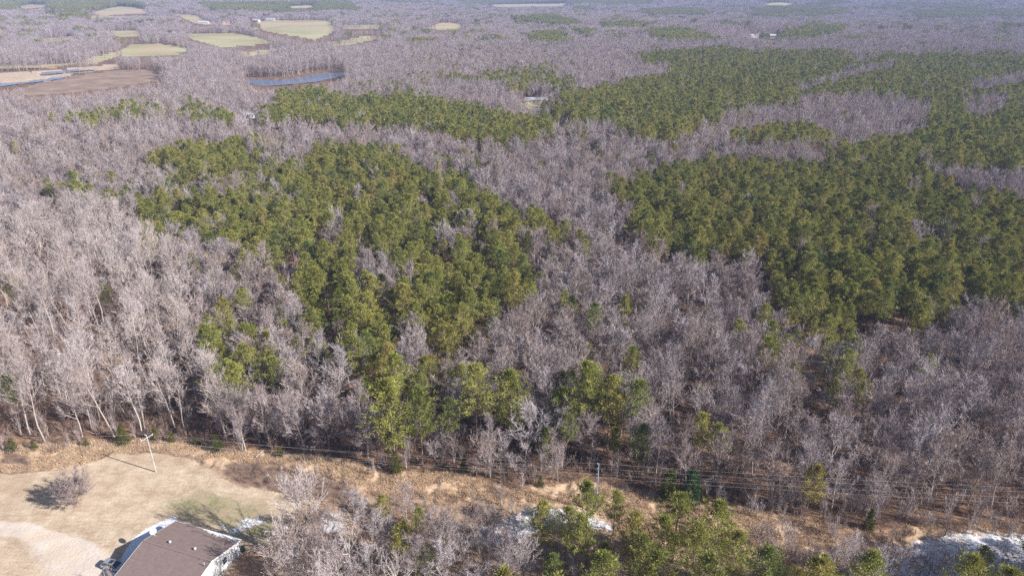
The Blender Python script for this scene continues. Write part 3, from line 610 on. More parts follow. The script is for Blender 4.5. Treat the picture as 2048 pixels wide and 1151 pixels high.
for (x, y, s, k, lb) in ((768, 1042, .55, 2, 'small pine left of the snow patch, highest of the three'), (842, 1068, .55, 2, 'small pine in the cut, right of the highest one'), (812, 1130, .85, 2, 'bright round pine in front of the two small ones'),
        (1085, 1115, .78, 0, 'leftmost pine of the foreground clump'), (1172, 1092, .85, 1, 'tall loose pine in the foreground hiding the pole base'), (1225, 1072, .62, 1, 'thin pine right of the pole base'),
        (1100, 1185, .78, 2, 'yellow green pine at the bottom border, leftmost'), (1155, 1150, .78, 1, 'pine behind the bottom left pine of the clump'), (1205, 1175, .85, 2, 'dark pine low in the foreground clump'),
        (1260, 1150, .85, 0, 'pine in the middle of the foreground clump'), (1275, 1195, .85, 0, 'bottom border pine of the middle of the clump'), (1345, 1125, .95, 0, 'broadest dark pine of the foreground clump'),
        (1420, 1140, .95, 0, 'broad pine at the right of the clump'), (1375, 1195, .95, 1, 'pine at the bottom border under the broad ones'), (1460, 1180, .8, 0, 'low pine at the right foot of the clump'),
        (1530, 1200, .75, 2, 'pine top just right of the clump at the bottom border'), (1635, 1190, .8, 2, 'dark round pine left of the pinkish bare tree'), (1585, 1215, .75, 2, 'pine top at the bottom border below the straw slope'),
        (1948, 1160, .7, 2, 'single pine standing in the snow at right'), (1320, 1160, .8, 1, 'pine between the broad pines'), (1130, 1120, .7, 1, 'slim pine right of the leftmost one'), (848, 1165, .75, 2, 'pine in shade at the bottom right of the bright round one')):
    hero('pine_tree', OPINES[k], x, y, s, lb, 'pine tree', 'pines in the foreground', clear=2)
for (x, y, s, k, lb) in ((652, 1118, .95, 2, 'grey tree between the large yard tree and the first snow patch'), (600, 1172, .95, 4, 'spreading grey tree under the large yard tree'), (690, 1205, .9, 3, 'grey tree at the bottom border between white limbed trees'),
        (645, 1165, .9, 0, 'thin grey tree in front of the crooked white tree'), (768, 1120, .8, 3, 'grey tree left of the bright round pine'), (832, 1190, .85, 0, 'grey tree right of the twisting white barked tree'),
        (925, 1125, .8, 6, 'pale tree above the upright grey tree'), (872, 1100, .75, 2, 'low pale tree right of the bright round pine'), (1010, 1150, .75, 0, 'pale tree left of the foreground pine clump'), (1665, 1165, .6, 0, 'thin pinkish tree on the straw slope'), (1800, 1175, .6, 4, 'brown twigged tree in front of the snow'),
        (960, 1110, .85, 4, 'broad grey tree in front of the middle snow patch'), (1050, 1165, .8, 3, 'grey tree between fan shaped tree and foreground pines'), (905, 1150, .9, 1, 'tall narrow grey tree at the bottom, left of the middle snow'),
        (1020, 1200, .9, 2, 'wide grey crown at the bottom border left of the pine clump'), (715, 1095, .85, 1, 'slim grey tree just right of the first snow patch'), (1740, 1190, .7, 3, 'grey tree at the bottom border left of the right snow')):
    hero('bare_tree', BARE[k], x, y, s, lb, 'bare tree', 'bare trees at the bottom border', clear=1.6)

# ---------------------------------------------------------------- the woods
def far_from_heroes(X, Y, pad=0):
    ok = np.ones(len(X), bool)
    for hx, hy, c in HERO: ok &= (X - hx) ** 2 + (Y - hy) ** 2 > (c + pad) ** 2
    return ok
OPENF = FIELDS + POND + MARSH + BROWNMARSH
BLOCK = [[(486,236),(484,222),(512,222),(512,238)], [(752,210),(752,194),(782,194),(782,210)], [(1050,208),(1050,192),(1092,192),(1092,212)], [(1208,172),(1208,160),(1228,160),(1228,172)],
         [(394,50),(394,40),(420,40),(420,50)], [(444,50),(444,40),(464,40),(464,50)], [(500,46),(500,36),(552,36),(552,46)], [(1500,80),(1500,68),(1512,68),(1512,80)], [(1538,80),(1538,68),(1552,68),(1552,80)]]
def blocked(X, Y, Z, h):
    r = np.zeros(len(X), bool)
    for f in (0, .5, 1.0):
        px, py = pj(X, Y, Z + h * f); r |= anyp(px, py, OPENF) | anyp(px, py - 5, POND) | anyp(px, py + 4, POND)
        if f: r |= anyp(px, py, BLOCK)
    px, py = pj(X, Y, Z); r |= inpoly(px, py, OPEN) | (py > 1300); return r

X, Y, rs = jitter_grid(4.6, 118, 1150, 5); Z = terrain(X, Y); h = 15.3 * rs.uniform(.7, 1.18, len(X))
px, py = pj(X, Y, Z + h * .72); qx = px + (vnoise(X, Y, 22, 31) - .5) * 46; qy = py + (vnoise(X, Y, 22, 32) - .5) * 26
dens = np.zeros(len(X))
for p, d in PSPARSE: dens = np.where(inpoly(qx, qy, p), min(.7, d * 1.6), dens)
for p, d in PINE: dens = np.where(inpoly(qx, qy, p), d, dens)
for p in HOLES: dens = np.where(inpoly(px, py, p), .05, dens)
gap = vnoise(X, Y, 17, 33) * .6 + vnoise(X, Y, 7, 34) * .4
dens = np.where((dens > .8) & (gap > np.where(px > 1150, .80, np.where(py > 430, .66, .71))), .12, dens)
dens = np.where((dens == 0) & (py > 230) & (py < 1000), .006, dens)
keep = (rs.rand(len(X)) < dens) & ~blocked(X, Y, Z, h * .5) & far_from_heroes(X, Y)
_o = np.array([un(a, b)[:2] for a, b in [(2110,1180),(2180,1210),(2230,1180),(2090,1250),(2250,1210),(2160,1280),(2300,1250),(2040,1290),(1960,1300),(1880,1290),(2340,1170),(2200,1180),(2270,1180),(2130,1230),(2190,1250),(2060,1210),(2330,1220),(1700,1290),(1500,1270),(1300,1260),(1200,1280),(1100,1290),(1000,1280),(1400,1290),(1600,1300)]])
pineX, pineY, pineZ, pineS = X[keep], Y[keep], Z[keep], h[keep] / 14 * np.where(dens[keep] > .5, 1, .85)
pineX = np.append(pineX, _o[:, 0]); pineY = np.append(pineY, _o[:, 1]); pineZ = np.append(pineZ, 0 * _o[:, 0]); pineS = np.append(pineS, np.full(len(_o), 1.3))

X, Y, rs = jitter_grid(5.0, 112, 1150, 6); Z = terrain(X, Y)
px, py = pj(X, Y, Z + 9); qx = px + (vnoise(X, Y, 22, 31) - .5) * 46; qy = py + (vnoise(X, Y, 22, 32) - .5) * 26
pd = np.zeros(len(X)); qx2 = qx + pj(X, Y, Z + 14)[0] - px; qy2 = qy + pj(X, Y, Z + 14)[1] - py
for p, d in PSPARSE: pd = np.where(inpoly(qx, qy, p), d, pd)
for p, d in PINE: pd = np.where(inpoly(qx, qy, p) | inpoly(qx2, qy2, p), d, pd)
for p in HOLES: pd = np.where(inpoly(px, py, p), .05, pd)
gap = vnoise(X, Y, 17, 33) * .6 + vnoise(X, Y, 7, 34) * .4
prob = np.where(pd > .8, np.where(gap > np.where(px > 1150, .80, np.where(py > 430, .66, .71)), .6, .03), 1 - pd * .6)
prob *= np.where(gap < .27, .45, 1) * np.where(anyp(pj(X, Y, Z + 3)[0], pj(X, Y, Z + 3)[1], CLEAR), .12, 1)
prob *= np.where((px > 1250) & (py > 700), .80, .95)
tall = (px < 520 + (vnoise(X, Y, 30, 41) - .5) * 200) & (py > 440) & (pd < .1) & (px < 380 + (py - 600) * .35)
hh = np.where(tall, 23 * rs.uniform(.7, 1.05, len(X)), 16 * rs.uniform(.62, 1.12, len(X)))
keep = (rs.rand(len(X)) < prob * np.where(tall, .52, 1)) & ~blocked(X, Y, Z, hh) & far_from_heroes(X, Y)
bX, bY, bZ, bH, bT = X[keep], Y[keep], Z[keep], hh[keep], tall[keep]

def zone(px, py):
    col = 'left' if px < 500 else 'centre left' if px < 950 else 'centre' if px < 1250 else 'centre right' if px < 1650 else 'right'
    return col
LIM = 300
def individuals(X, Y, Z, S, hgt, taken):
    bx, by = pj(X, Y, Z); tx, ty = pj(X, Y, Z + hgt)
    vis = (tx > 4) & (tx < 2044) & (ty < 1145) & (by < 1200)
    d = np.hypot(X, Y); order = np.argsort(np.where(vis, d, 1e9)); return order[:LIM - taken]
n_hero_p = sum(1 for o in bpy.data.objects if o.name.startswith('pine_tree') and o.type == 'EMPTY'); n_hero_b = sum(1 for o in bpy.data.objects if o.name.startswith('bare_tree') and o.type == 'EMPTY')
rs = np.random.RandomState(9)
ip_ = individuals(pineX, pineY, pineZ, pineS, 15 * pineS, n_hero_p)
mask = np.zeros(len(pineX), bool); mask[ip_] = True
ROWS = ((700, 'low near the cut'), (560, 'half way up'), (0, 'further back'))
for i in ip_:
    x, y, z, s = pineX[i], pineY[i], pineZ[i], pineS[i]; px, py = pj(x, y, z + 10 * s); px, py = float(px), float(py)
    if px > 1450: st, wh = 'right hand stand', ('front edge' if py > 560 else 'dense inside'), 
    elif px > 1090: st, wh = 'middle mixed woods', 'among bare trees'
    elif px < 600: st, wh = 'thinning left border', 'among pale bare trees'
    else: st, wh = 'big middle stand', ('pointed lower end' if py > 650 else 'lower half' if py > 540 else 'dense upper part')
    sz = 'small' if s < .93 else 'tall' if s > 1.12 else 'medium'
    side = ('left side' if px < 780 else 'right side') if st.startswith('big') else ('left part' if px < 1700 else 'right part') if st.startswith('right') else ('upper part' if py < 620 else 'lower part')
    lb = f'{sz} green pine, {side} of the {st}, {wh}'
    place('pine_tree', PINES[rs.randint(5)], x, y, s, rs.rand() * 6.28, lb, 'pine tree', lb.replace(' pine,', ' pines,'), rs.uniform(.92, 1.08), z)
ib = individuals(bX, bY, bZ, bH, bH, n_hero_b + 7)
maskb = np.zeros(len(bX), bool); maskb[ib] = True
for i in ib:
    x, y, z, H_ = bX[i], bY[i], bZ[i], bH[i]; px, py = pj(x, y, z); px = float(px); py = float(py)
    col = ('at the left border' if px < 130 else 'behind the left utility pole' if px < 420 else 'above the dark brush patch' if px < 640 else 'behind the tallest edge pine' if px < 900 else 'behind the broad pine pair' if px < 1090
           else 'behind the right utility pole' if px < 1290 else 'behind the dark holly' if px < 1480 else 'above the thin see-through pine' if px < 1720 else 'above the snow at right')
    row = 'in front rows' if py > 880 else 'slightly inside the woods' if py > 830 else 'deeper inside the woods'
    if bT[i]:
        sz = 'tallest' if H_ > 22 else 'tall'; k = rs.randint(4); pr, s = TALL[k], H_ / 23
    else:
        sz = 'low' if H_ < 12 else 'mid-height' if H_ < 15 else 'large'; pr, s = BARE[rs.randint(7)], H_ / 14
    lb = f'{sz} {"pale" if bT[i] else "grey"} bare tree {col}, {row}'
    place('bare_tree', pr, x, y, s, rs.rand() * 6.28, lb, 'bare tree', lb.replace('bare tree', 'bare trees'), rs.uniform(.93, 1.07), z)

S_pine = [joined('source_pine', q, 'pinebark', 'needle') for q in PINE_AB]
S_bare = [joined('source_bare', q, 'bark', 'twig') for q in BARE_AB]; S_tall = [joined('source_tall', q, 'bark', 'pale_twig') for q in TALL_AB]
PL = [pine_tree(80 + i, 14, 2.9 + .2 * (i % 3 - 1), .42 + .04 * (i % 2), nb=40, ntuft=3, nn=10, nl=.65, nw=.13, lod=True) for i in range(4)]
BL = [bare_tree(90 + i, 14, 3.8, .32, nl=13, nb=6, nt=7, tw=.055, lod=True, dome=(.6, .42), rise=.8) for i in range(4)]
S_pl = [joined('source_pine_far', q, 'pinebark', 'needle') for q in PL]; S_bl = [joined('source_bare_far', q, 'bark', 'twig') for q in BL]
m = ~mask; n = m.sum(); d = np.hypot(pineX[m], pineY[m]); k = rs.randint(0, 4, n)
scatter('pine_woods', pineX[m], pineY[m], pineZ[m], rs.rand(n) * 6.28, pineS[m], np.where(d < 430, rs.randint(0, 5, n), 5 + k), S_pine + S_pl, 'mass of green pines in the stands beyond the nearest ones')
m = ~maskb; n = m.sum(); d = np.hypot(bX[m], bY[m])
scatter('bare_woods', bX[m], bY[m], bZ[m], rs.rand(n) * 6.28, bH[m] / np.where(bT[m] & (d < 430), 23, 14), np.where(d < 430, np.where(bT[m], rs.randint(7, 11, n), rs.randint(0, 7, n)), 11 + rs.randint(0, 4, n)),
        S_bare + S_tall + S_bl, 'mass of bare grey trees filling the woods beyond the nearest ones')

# distant woods: 20 m plots
def plot(AB, n, seed, smin, smax):
    r = np.random.RandomState(seed); it = []
    for i in range(n): it.append((AB[r.randint(len(AB))], r.uniform(-8, 8), r.uniform(-8, 8), r.rand() * 6.28, r.uniform(smin, smax)))
    return it
PLF = [pine_tree(100 + i, 14, 3.0, .4, nb=26, ntuft=2, nn=9, nl=.95, nw=.22, lod=True) for i in range(3)]
BLF = [bare_tree(110 + i, 14, 4.2, .3, nl=10, nb=5, nt=4, tw=.10, lod=True, dome=(.6, .42), rise=.8) for i in range(3)]
S_far = [merged('plot_bare', plot(BLF, 8, 120 + i, .6, 1.05), 'bark', 'twig') for i in range(3)] + [merged('plot_pine', plot(PLF, 11, 130 + i, .75, 1.1), 'pinebark', 'needle') for i in range(3)]
X, Y, rs = jitter_grid(14, 1150, 5200, 7, .85); Z = terrain(X, Y)
px, py = pj(X, Y, Z + 9); nz = vnoise(X, Y, 130, 51) * .6 + vnoise(X, Y, 420, 52) * .4
pn = np.zeros(len(X), bool)
for p, d in PINE: pn |= inpoly(px, py, p)
pn |= anyp(px + (vnoise(X, Y, 60, 53) - .5) * 12, py + (vnoise(X, Y, 60, 54) - .5) * 5, FARPINE)
thr = np.where(px > 1150, .74, .82) - .10 * np.clip((40 - py) / 40, 0, 1); pn |= nz > thr; pn |= rs.rand(len(X)) < .035
r = np.zeros(len(X), bool)
for f in (0, 8, 15):
    for dx in (-6, 6):
        a_, b_ = pj(X + dx, Y, Z + f); r |= anyp(a_, b_, OPENF)
        if f: r |= anyp(a_, b_, BLOCK)
thin = vnoise(X, Y, 160, 55) > .8
keep = ~r & ~(thin & (rs.rand(len(X)) < .6)); n = keep.sum()
scatter('distant_woods', X[keep], Y[keep], Z[keep], rs.randint(0, 4, n) * 1.5708 + rs.normal(size=n) * .15, rs.uniform(.85, 1.15, n), np.where(pn[keep], 3, 0) + rs.randint(0, 3, n), S_far,
        'hazy bare woods with dark pine patches reaching the distance')
# trees wide of the plots close to 1150 m are single ones; field borders get single trees
X, Y, rs = jitter_grid(7, 1150, 2300, 8, .8); Z = terrain(X, Y); a_, b_ = pj(X, Y, Z); a2, b2 = pj(X, Y, Z + 11)
nearf = np.zeros(len(X), bool)
for dx, dy in ((0, 6), (0, -5), (12, 0), (-12, 0)): nearf |= anyp(a_ + dx, b_ + dy, FIELDS + MARSH)
mar = anyp(a_, b_, BROWNMARSH) & ~anyp(a_, b_, POND)
ok = (mar & (rs.rand(len(X)) < .8)) | nearf & ~anyp(a_, b_, OPENF) & ~anyp(a2, b2, OPENF) & ~anyp(a2, b2, BLOCK) & (rs.rand(len(X)) < .6); n = ok.sum()
scatter('field_border_trees', X[ok], Y[ok], Z[ok], rs.rand(n) * 6.28, np.where(mar[ok], rs.uniform(.12, .34, n), rs.uniform(.45, .85, n)), np.where((rs.rand(n) < .06) & ~mar[ok], rs.randint(4, 8, n), rs.randint(0, 4, n)), S_bl + S_pl, 'bare tree lines around the distant fields')

# undergrowth, brush, saplings and straw
S_und = [joined('source_shrub', stems(140 + i, 2.6, 14, 1.5, 8, .024), 'twig_dark', 'twig_dark') for i in range(3)] + [joined('source_sapling', stems(150 + i, 6, 7, .5, 14, .03), 'bark', 'twig') for i in range(3)]
X, Y, rs = jitter_grid(2.5, 108, 420, 15); Z = terrain(X, Y); px, py = pj(X, Y, Z)
edge = inpoly(px, py + 75, OPEN); ok = ~inpoly(px, py, OPEN) & (rs.rand(len(X)) < np.where(edge, .95, .62)) & (py < 1200); n = ok.sum(); edge = edge[ok]
scatter('undergrowth', X[ok], Y[ok], Z[ok], rs.rand(n) * 6.28, rs.uniform(.5, 1.15, n) * np.where(edge, 1.25, 1), np.where(rs.rand(n) < np.where(edge, .7, .6), rs.randint(0, 3, n), rs.randint(3, 6, n)), S_und, 'brown undergrowth and saplings under the trees')
X, Y, rs = jitter_grid(1.7, 76, 150, 16); Z = terrain(X, Y); px, py = pj(X, Y, Z)
SAPZONE = [([(560,1010),(700,1000),(760,1030),(860,1080),(1000,1110),(1080,1151),(1080,1400),(480,1400),(560,1100)], .55), ([(720,985),(1000,1000),(1060,1030),(1000,1100),(760,1040)], .3),
           ([(1480,1080),(1560,1040),(1720,1060),(1700,1110),(1480,1110)], .2), ([(1300,1100),(1480,1115),(1560,1110),(1700,1105),(1740,1075),(1790,1100),(1850,1115),(2048,1125),(2500,1400),(1300,1400)], .5), ([(1040,1090),(1300,1100),(1300,1400),(1040,1400)], .5), (BRUSH[0], 1.), (BRUSH[1], .6)]
pr = np.zeros(len(X))
for p, d in SAPZONE: pr = np.where(inpoly(px, py, p), d, pr)
pr = np.where((pr == 0) & inpoly(px, py, EDGE + [(x, y + 26) for x, y in EDGE[::-1]]) & (vnoise(X, Y, 6, 61) > .5), .25, pr)
pr = np.where(inpoly(px, py, [(1430,985),(1600,1005),(1760,1035),(2500,1020),(2500,1075),(1850,1075),(1760,1085),(1600,1055),(1430,1015)]), .75, pr)
ok = (rs.rand(len(X)) < pr) & ~inpoly(px, py, LAWN); n = ok.sum(); inb = anyp(px[ok], py[ok], BRUSH)
scatter('brush', X[ok], Y[ok], Z[ok], rs.rand(n) * 6.28, rs.uniform(.5, 1.05, n) * np.where(inb, .55, .85), np.where(inb | (rs.rand(n) < .6), rs.randint(0, 3, n), rs.randint(3, 6, n)), S_und, 'pinkish grey brush and thin saplings in the cut')
def tuft(seed):
    r = np.random.RandomState(seed); b = MB()
    for i in range(26):
        d = unit(np.array([r.normal() * .5, r.normal() * .5, 1])); c = np.array([r.normal() * .22, r.normal() * .22, -.03]); wv = unit(np.cross(d, r.normal(size=3))) * .035; b.tri(c - wv, c + wv, c + d * r.uniform(.25, .7))
    return bpy.data.objects.new('source_tuft', b.mesh('tuft', M['straw']))
X, Y, rs = jitter_grid(.62, 84, 150, 17); px, py = pj(X, Y, 0 * X)
ok = (inpoly(px, py, STRAW) | (inpoly(px, py, OPEN) & (rs.rand(len(X)) < .25))) & ~inpoly(px, py, LAWN) & ~anyp(px, py, BRUSH) & ~anyp(px, py, SNOW) & (px > -100) & (px < 2200) & (vnoise(X, Y, 3, 62) > .3); X, Y = X[ok], Y[ok]; n = len(X)
scatter('dry_grass', X, Y, terrain(X, Y) + .1 + .55 * (vnoise(X, Y, 1.9, 21) - .4), rs.rand(n) * 6.28, rs.uniform(.6, 1.5, n), rs.randint(0, 3, n), [tuft(i) for i in range(3)], 'orange straw grass covering the power line cut')

# ---------------------------------------------------------------- house
def build_house():
    ez, rz_ = 3.2, 5.2
    rl = un(286, 1080, rz_); rr = un(423, 1121, rz_); ax = unit((rr - rl) * np.array([1, 1, 0])); pv = np.array([-ax[1], ax[0], 0])   # pv points away from the camera
    L = float(np.linalg.norm((rr - rl)[:2])); e1 = un(352, 1041, ez); W = float((e1 - rl) @ pv); c = (rl + rr) / 2; c[2] = 0
    rz = math.atan2(ax[1], ax[0])
    H = empty('house', c, rz, 1, 'single storey house with brown shingle roof and white gable wall at the bottom', 'house')
    oh = .45; l = L / 2; ww = W
    # walls
    m = MB(); wi, li = ww - oh, l - oh; pk = ez + (rz_ - ez) * 1.0 - .16; e_ = ez - .1
    P_ = lambda x, y, z: (x, y, z)
    for sgn in (-1, 1):
        pts = [P_(sgn*li, -wi, .45), P_(sgn*li, wi, .45), P_(sgn*li, wi, e_), P_(sgn*li, 0, pk), P_(sgn*li, -wi, e_)]
        n0 = len(m.v); m.v += pts; m.f.append(tuple(range(n0, n0 + 5)) if sgn > 0 else tuple(range(n0, n0 + 5))[::-1])
    m.quad(P_(-li, wi, .45), P_(-li, wi, e_), P_(li, wi, e_), P_(li, wi, .45)); m.quad(P_(-li, -wi, .45), P_(li, -wi, .45), P_(li, -wi, e_), P_(-li, -wi, e_))
    link('wall', m.mesh('house_wall', M['white']), H)
    m = MB(); m.box((0, 0, .2), (li + .03, wi + .03, .26)); link('foundation', m.mesh('foundation', M['concrete']), H)
    # roof: two slabs with thickness
    m = MB(); th = .14
    for s in (1, -1):
        a = [(-l, 0, rz_), (l, 0, rz_), (l, s*ww, ez), (-l, s*ww, ez)]; b_ = [(x, y, z - th) for x, y, z in a]; n0 = len(m.v); m.v += a + b_
        f = [(0,1,2,3), (7,6,5,4), (0,3,7,4), (1,5,6,2), (2,6,7,3)]
        if s > 0: f = [q[::-1] for q in f]
        m.f += [tuple(n0 + i for i in q) for q in f]
    roof = link('roof', m.mesh('roof', M['shingle']), H)
    m = MB(); m.box((0, 0, rz_ + .02), (l + .01, .14, .035)); link('ridge_cap', m.mesh('ridge_cap', plain('ridge_shingles', (.24,.18,.165), .9)), roof)
    m = MB()
    for s in (1, -1):
        m.box((0, s * (ww + .03), ez - .09), (l, .03, .09))
    for sx in (1, -1):
        for s in (1, -1):
            n0 = len(m.v); x0, x1 = sx * (l + .003), sx * (l + .05)
            m.v += [(x0, 0, rz_ + .01), (x1, 0, rz_ + .01), (x1, s*ww, ez + .01), (x0, s*ww, ez + .01), (x0, 0, rz_ - .2), (x1, 0, rz_ - .2), (x1, s*ww, ez - .2), (x0, s*ww, ez - .2)]
            m.f += [tuple(n0 + i for i in q) for q in ((0,1,2,3), (7,6,5,4), (0,4,5,1), (1,5,6,2), (2,6,7,3), (3,7,4,0))]
    link('fascia', m.mesh('fascia', M['white']), roof)
    sl = (ez - rz_) / ww
    # snow streaks along the back eave, right half
    r = np.random.RandomState(4); m = MB(); x = -1.0; 
    while x < l - .2:
        wd = r.uniform(.10, .22); d = (.25 + 1.3 * min(1, (x + 1.2) / 4)) * r.uniform(.35, 1.0); y0 = ww - .05; y1 = ww - .05 - d
        zt = lambda y: rz_ + sl * y
        q = [(x, y0, zt(y0) + .05), (x + wd * 1.15, y0, zt(y0) + .05), (x + wd * .55 + .25 * d * .3, y1, zt(y1) + .02)]
        b_ = [(a, b, zt(b) + .004) for a, b, _ in q]; n0 = len(m.v); m.v += q + b_; m.f += [tuple(n0 + i for i in f) for f in ((0,1,2), (0,3,4,1), (1,4,5,2), (2,5,3,0))]
        x += wd * 1.25
    link('roof_snow', m.mesh('roof_snow', M['snow']), roof)
    # vents
    def onroof(px, py):
        p = un(px, py, 4.6)
        for _ in range(6):
            q = np.array([(p - c) @ ax, (p - c) @ pv]); z = rz_ + sl * abs(q[1]); p = un(px, py, z)
        return q[0], q[1], z
    for (a, b2) in ((340.5, 1084.5), (390.5, 1098)):
        x, y, z = onroof(a, b2); m = MB(); m.tube([(x, y, z - .1), (x, y, z + .3)], [.13, .13], 10, True); m.tube([(x, y, z + .27), (x, y, z + .34), (x, y, z + .46), (x, y, z + .52)], [.24, .27, .2, .05], 12, True)
        link('roof_vent', m.mesh('roof_vent', M['galv'], False), roof)
    x, y, z = onroof(409, 1130.5); m = MB(); m.tube([(x, y, z - .1), (x, y, z + .75)], [.05, .05], 8, True); m.box((x, y, z + .72), (.16, .06, .05)); link('vent_pipe', m.mesh('vent_pipe', M['galv']), roof)
    x, y, z = onroof(325, 1090); m = MB(); m.tube([(x, y, z - .05), (x, y, z + .18)], [.05, .04], 8, True); link('vent_pipe', m.mesh('vent_pipe', M['dark']), roof)
    # gable wall openings (right side), back door and windows
    def window(x0, y0, z0, w_, h_, nx):
        f = MB(); t = .05
        # frame: four bars, proud of the wall, lying in the wall's plane (nx: outward axis)
        def bar(u0, u1, v0, v1, d0, d1, mb):
            if abs(nx[0]) > .5: mb.box((x0 + nx[0] * (d0 + d1) / 2, y0 + (u0 + u1) / 2, z0 + (v0 + v1) / 2), (abs(d1 - d0) / 2, (u1 - u0) / 2, (v1 - v0) / 2))
            else: mb.box((x0 + (u0 + u1) / 2, y0 + nx[1] * (d0 + d1) / 2, z0 + (v0 + v1) / 2), ((u1 - u0) / 2, abs(d1 - d0) / 2, (v1 - v0) / 2))
        bar(-w_/2 - .07, -w_/2, -.07, h_ + .07, .003, .06, f); bar(w_/2, w_/2 + .07, -.07, h_ + .07, .003, .06, f); bar(-w_/2, w_/2, h_, h_ + .07, .003, .06, f); bar(-w_/2, w_/2, -.07, 0, .003, .08, f); bar(-w_/2, w_/2, h_/2 - .02, h_/2 + .02, .02, .05, f)
        fo = link('window', f.mesh('window_frame', M['galv']), H); g = MB(); bar(-w_/2, w_/2, 0, h_, .003, .018, g); link('pane', g.mesh('window_pane', M['glass']), fo)
    window(li, 3.2, 1.4, 1.0, 1.2, (1, 0)); window(li, -2.4, 1.4, 1.4, 1.2, (1, 0)); window(-li, 2.5, 1.4, 1.0, 1.2, (-1, 0)); window(-li, -3, 1.4, 1.0, 1.2, (-1, 0)); window(-3, wi, 1.4, 1.2, 1.1, (0, 1)); window(3.4, wi, 1.4, 1.2, 1.1, (0, 1))
    m = MB(); m.box((li + .03, .4, 1.5), (.026, .48, 1.02)); d = link('door', m.mesh('door', plain('door_paint', (.5,.5,.52), .5)), H); m = MB(); m.tube([(li + .06, .75, 1.45), (li + .14, .75, 1.45)], [.03, .035], 8, True); link('handle', m.mesh('handle', M['galv']), d)
    # satellite dish at the left gable
    x, y, z = onroof(308.5, 1071); base = c + ax * x + pv * y; base[2] = z
    D = empty('satellite_dish', base, 0, 1, 'big white satellite dish on a mast at the left edge of the roof', 'satellite dish')
    top = un(308, 1061, z + .85) - base; m = MB(); m.tube([(0, 0, -.05), (0, 0, .45), (float(top[0]) * .3, .05, .7)], [.035, .035, .03], 8, True); m.tube([(.35, .1, -.03), (0, 0, .35)], [.018, .018], 6); link('mast', m.mesh('mast', M['galv']), D)
    m = MB(); K = 24; ctr = np.array([0, .1, 1.05]); nrm = unit(np.array([.15, -.75, .95])); u = unit(np.cross(nrm, (1, 0, .01))); v = np.cross(nrm, u); rad = .62
    rings = [(0, 0), (.3, .02), (.6, .07), (.85, .13), (1, .18)]
    for side in (0, 1):
        n0 = len(m.v)
        for q, dpt in rings:
            for i in range(K):
                t = 6.28318 * i / K; p = ctr + (u * math.cos(t) + v * math.sin(t)) * rad * q + nrm * (dpt * rad - side * .015); m.v.append(tuple(p))
        for j in range(4):
            for i in range(K): i2 = (i + 1) % K; f = (n0 + j*K + i, n0 + j*K + i2, n0 + (j+1)*K + i2, n0 + (j+1)*K + i); m.f.append(f if side == 0 else f[::-1])
    link('reflector', m.mesh('reflector', M['white'], True), D)
    m = MB(); tip = ctr + nrm * .6; m.tube([tuple(ctr - v * rad), tuple(tip)], [.015, .015], 6); m.box(tuple(tip), (.05, .05, .07)); link('feed_arm', m.mesh('feed_arm', M['galv']), D)
    return c, ax, pv
hc, hax, hpv = build_house()
bp_ = un(487, 1100); B_ = empty('ac_unit_as_bin', bp_, .4, 1, 'dark green bin standing in for an AC unit by the white gable wall', 'waste bin')  # made-up bin, added in place of a small greenish AC unit
m = MB(); m.box((0, 0, .45), (.26, .3, .45), taper=1.12); link('body', m.mesh('bin_body', M['greenbin']), B_); m = MB(); m.box((0, .02, .94), (.32, .36, .035)); link('lid', m.mesh('bin_lid', M['greenbin']), B_)
m = MB()
for sx in (-1, 1): m.tube([(sx * .22, .33, .1), (sx * .28, .33, .1)], [.1, .1], 10, True)
link('wheel', m.mesh('bin_wheel', M['dark']), B_)

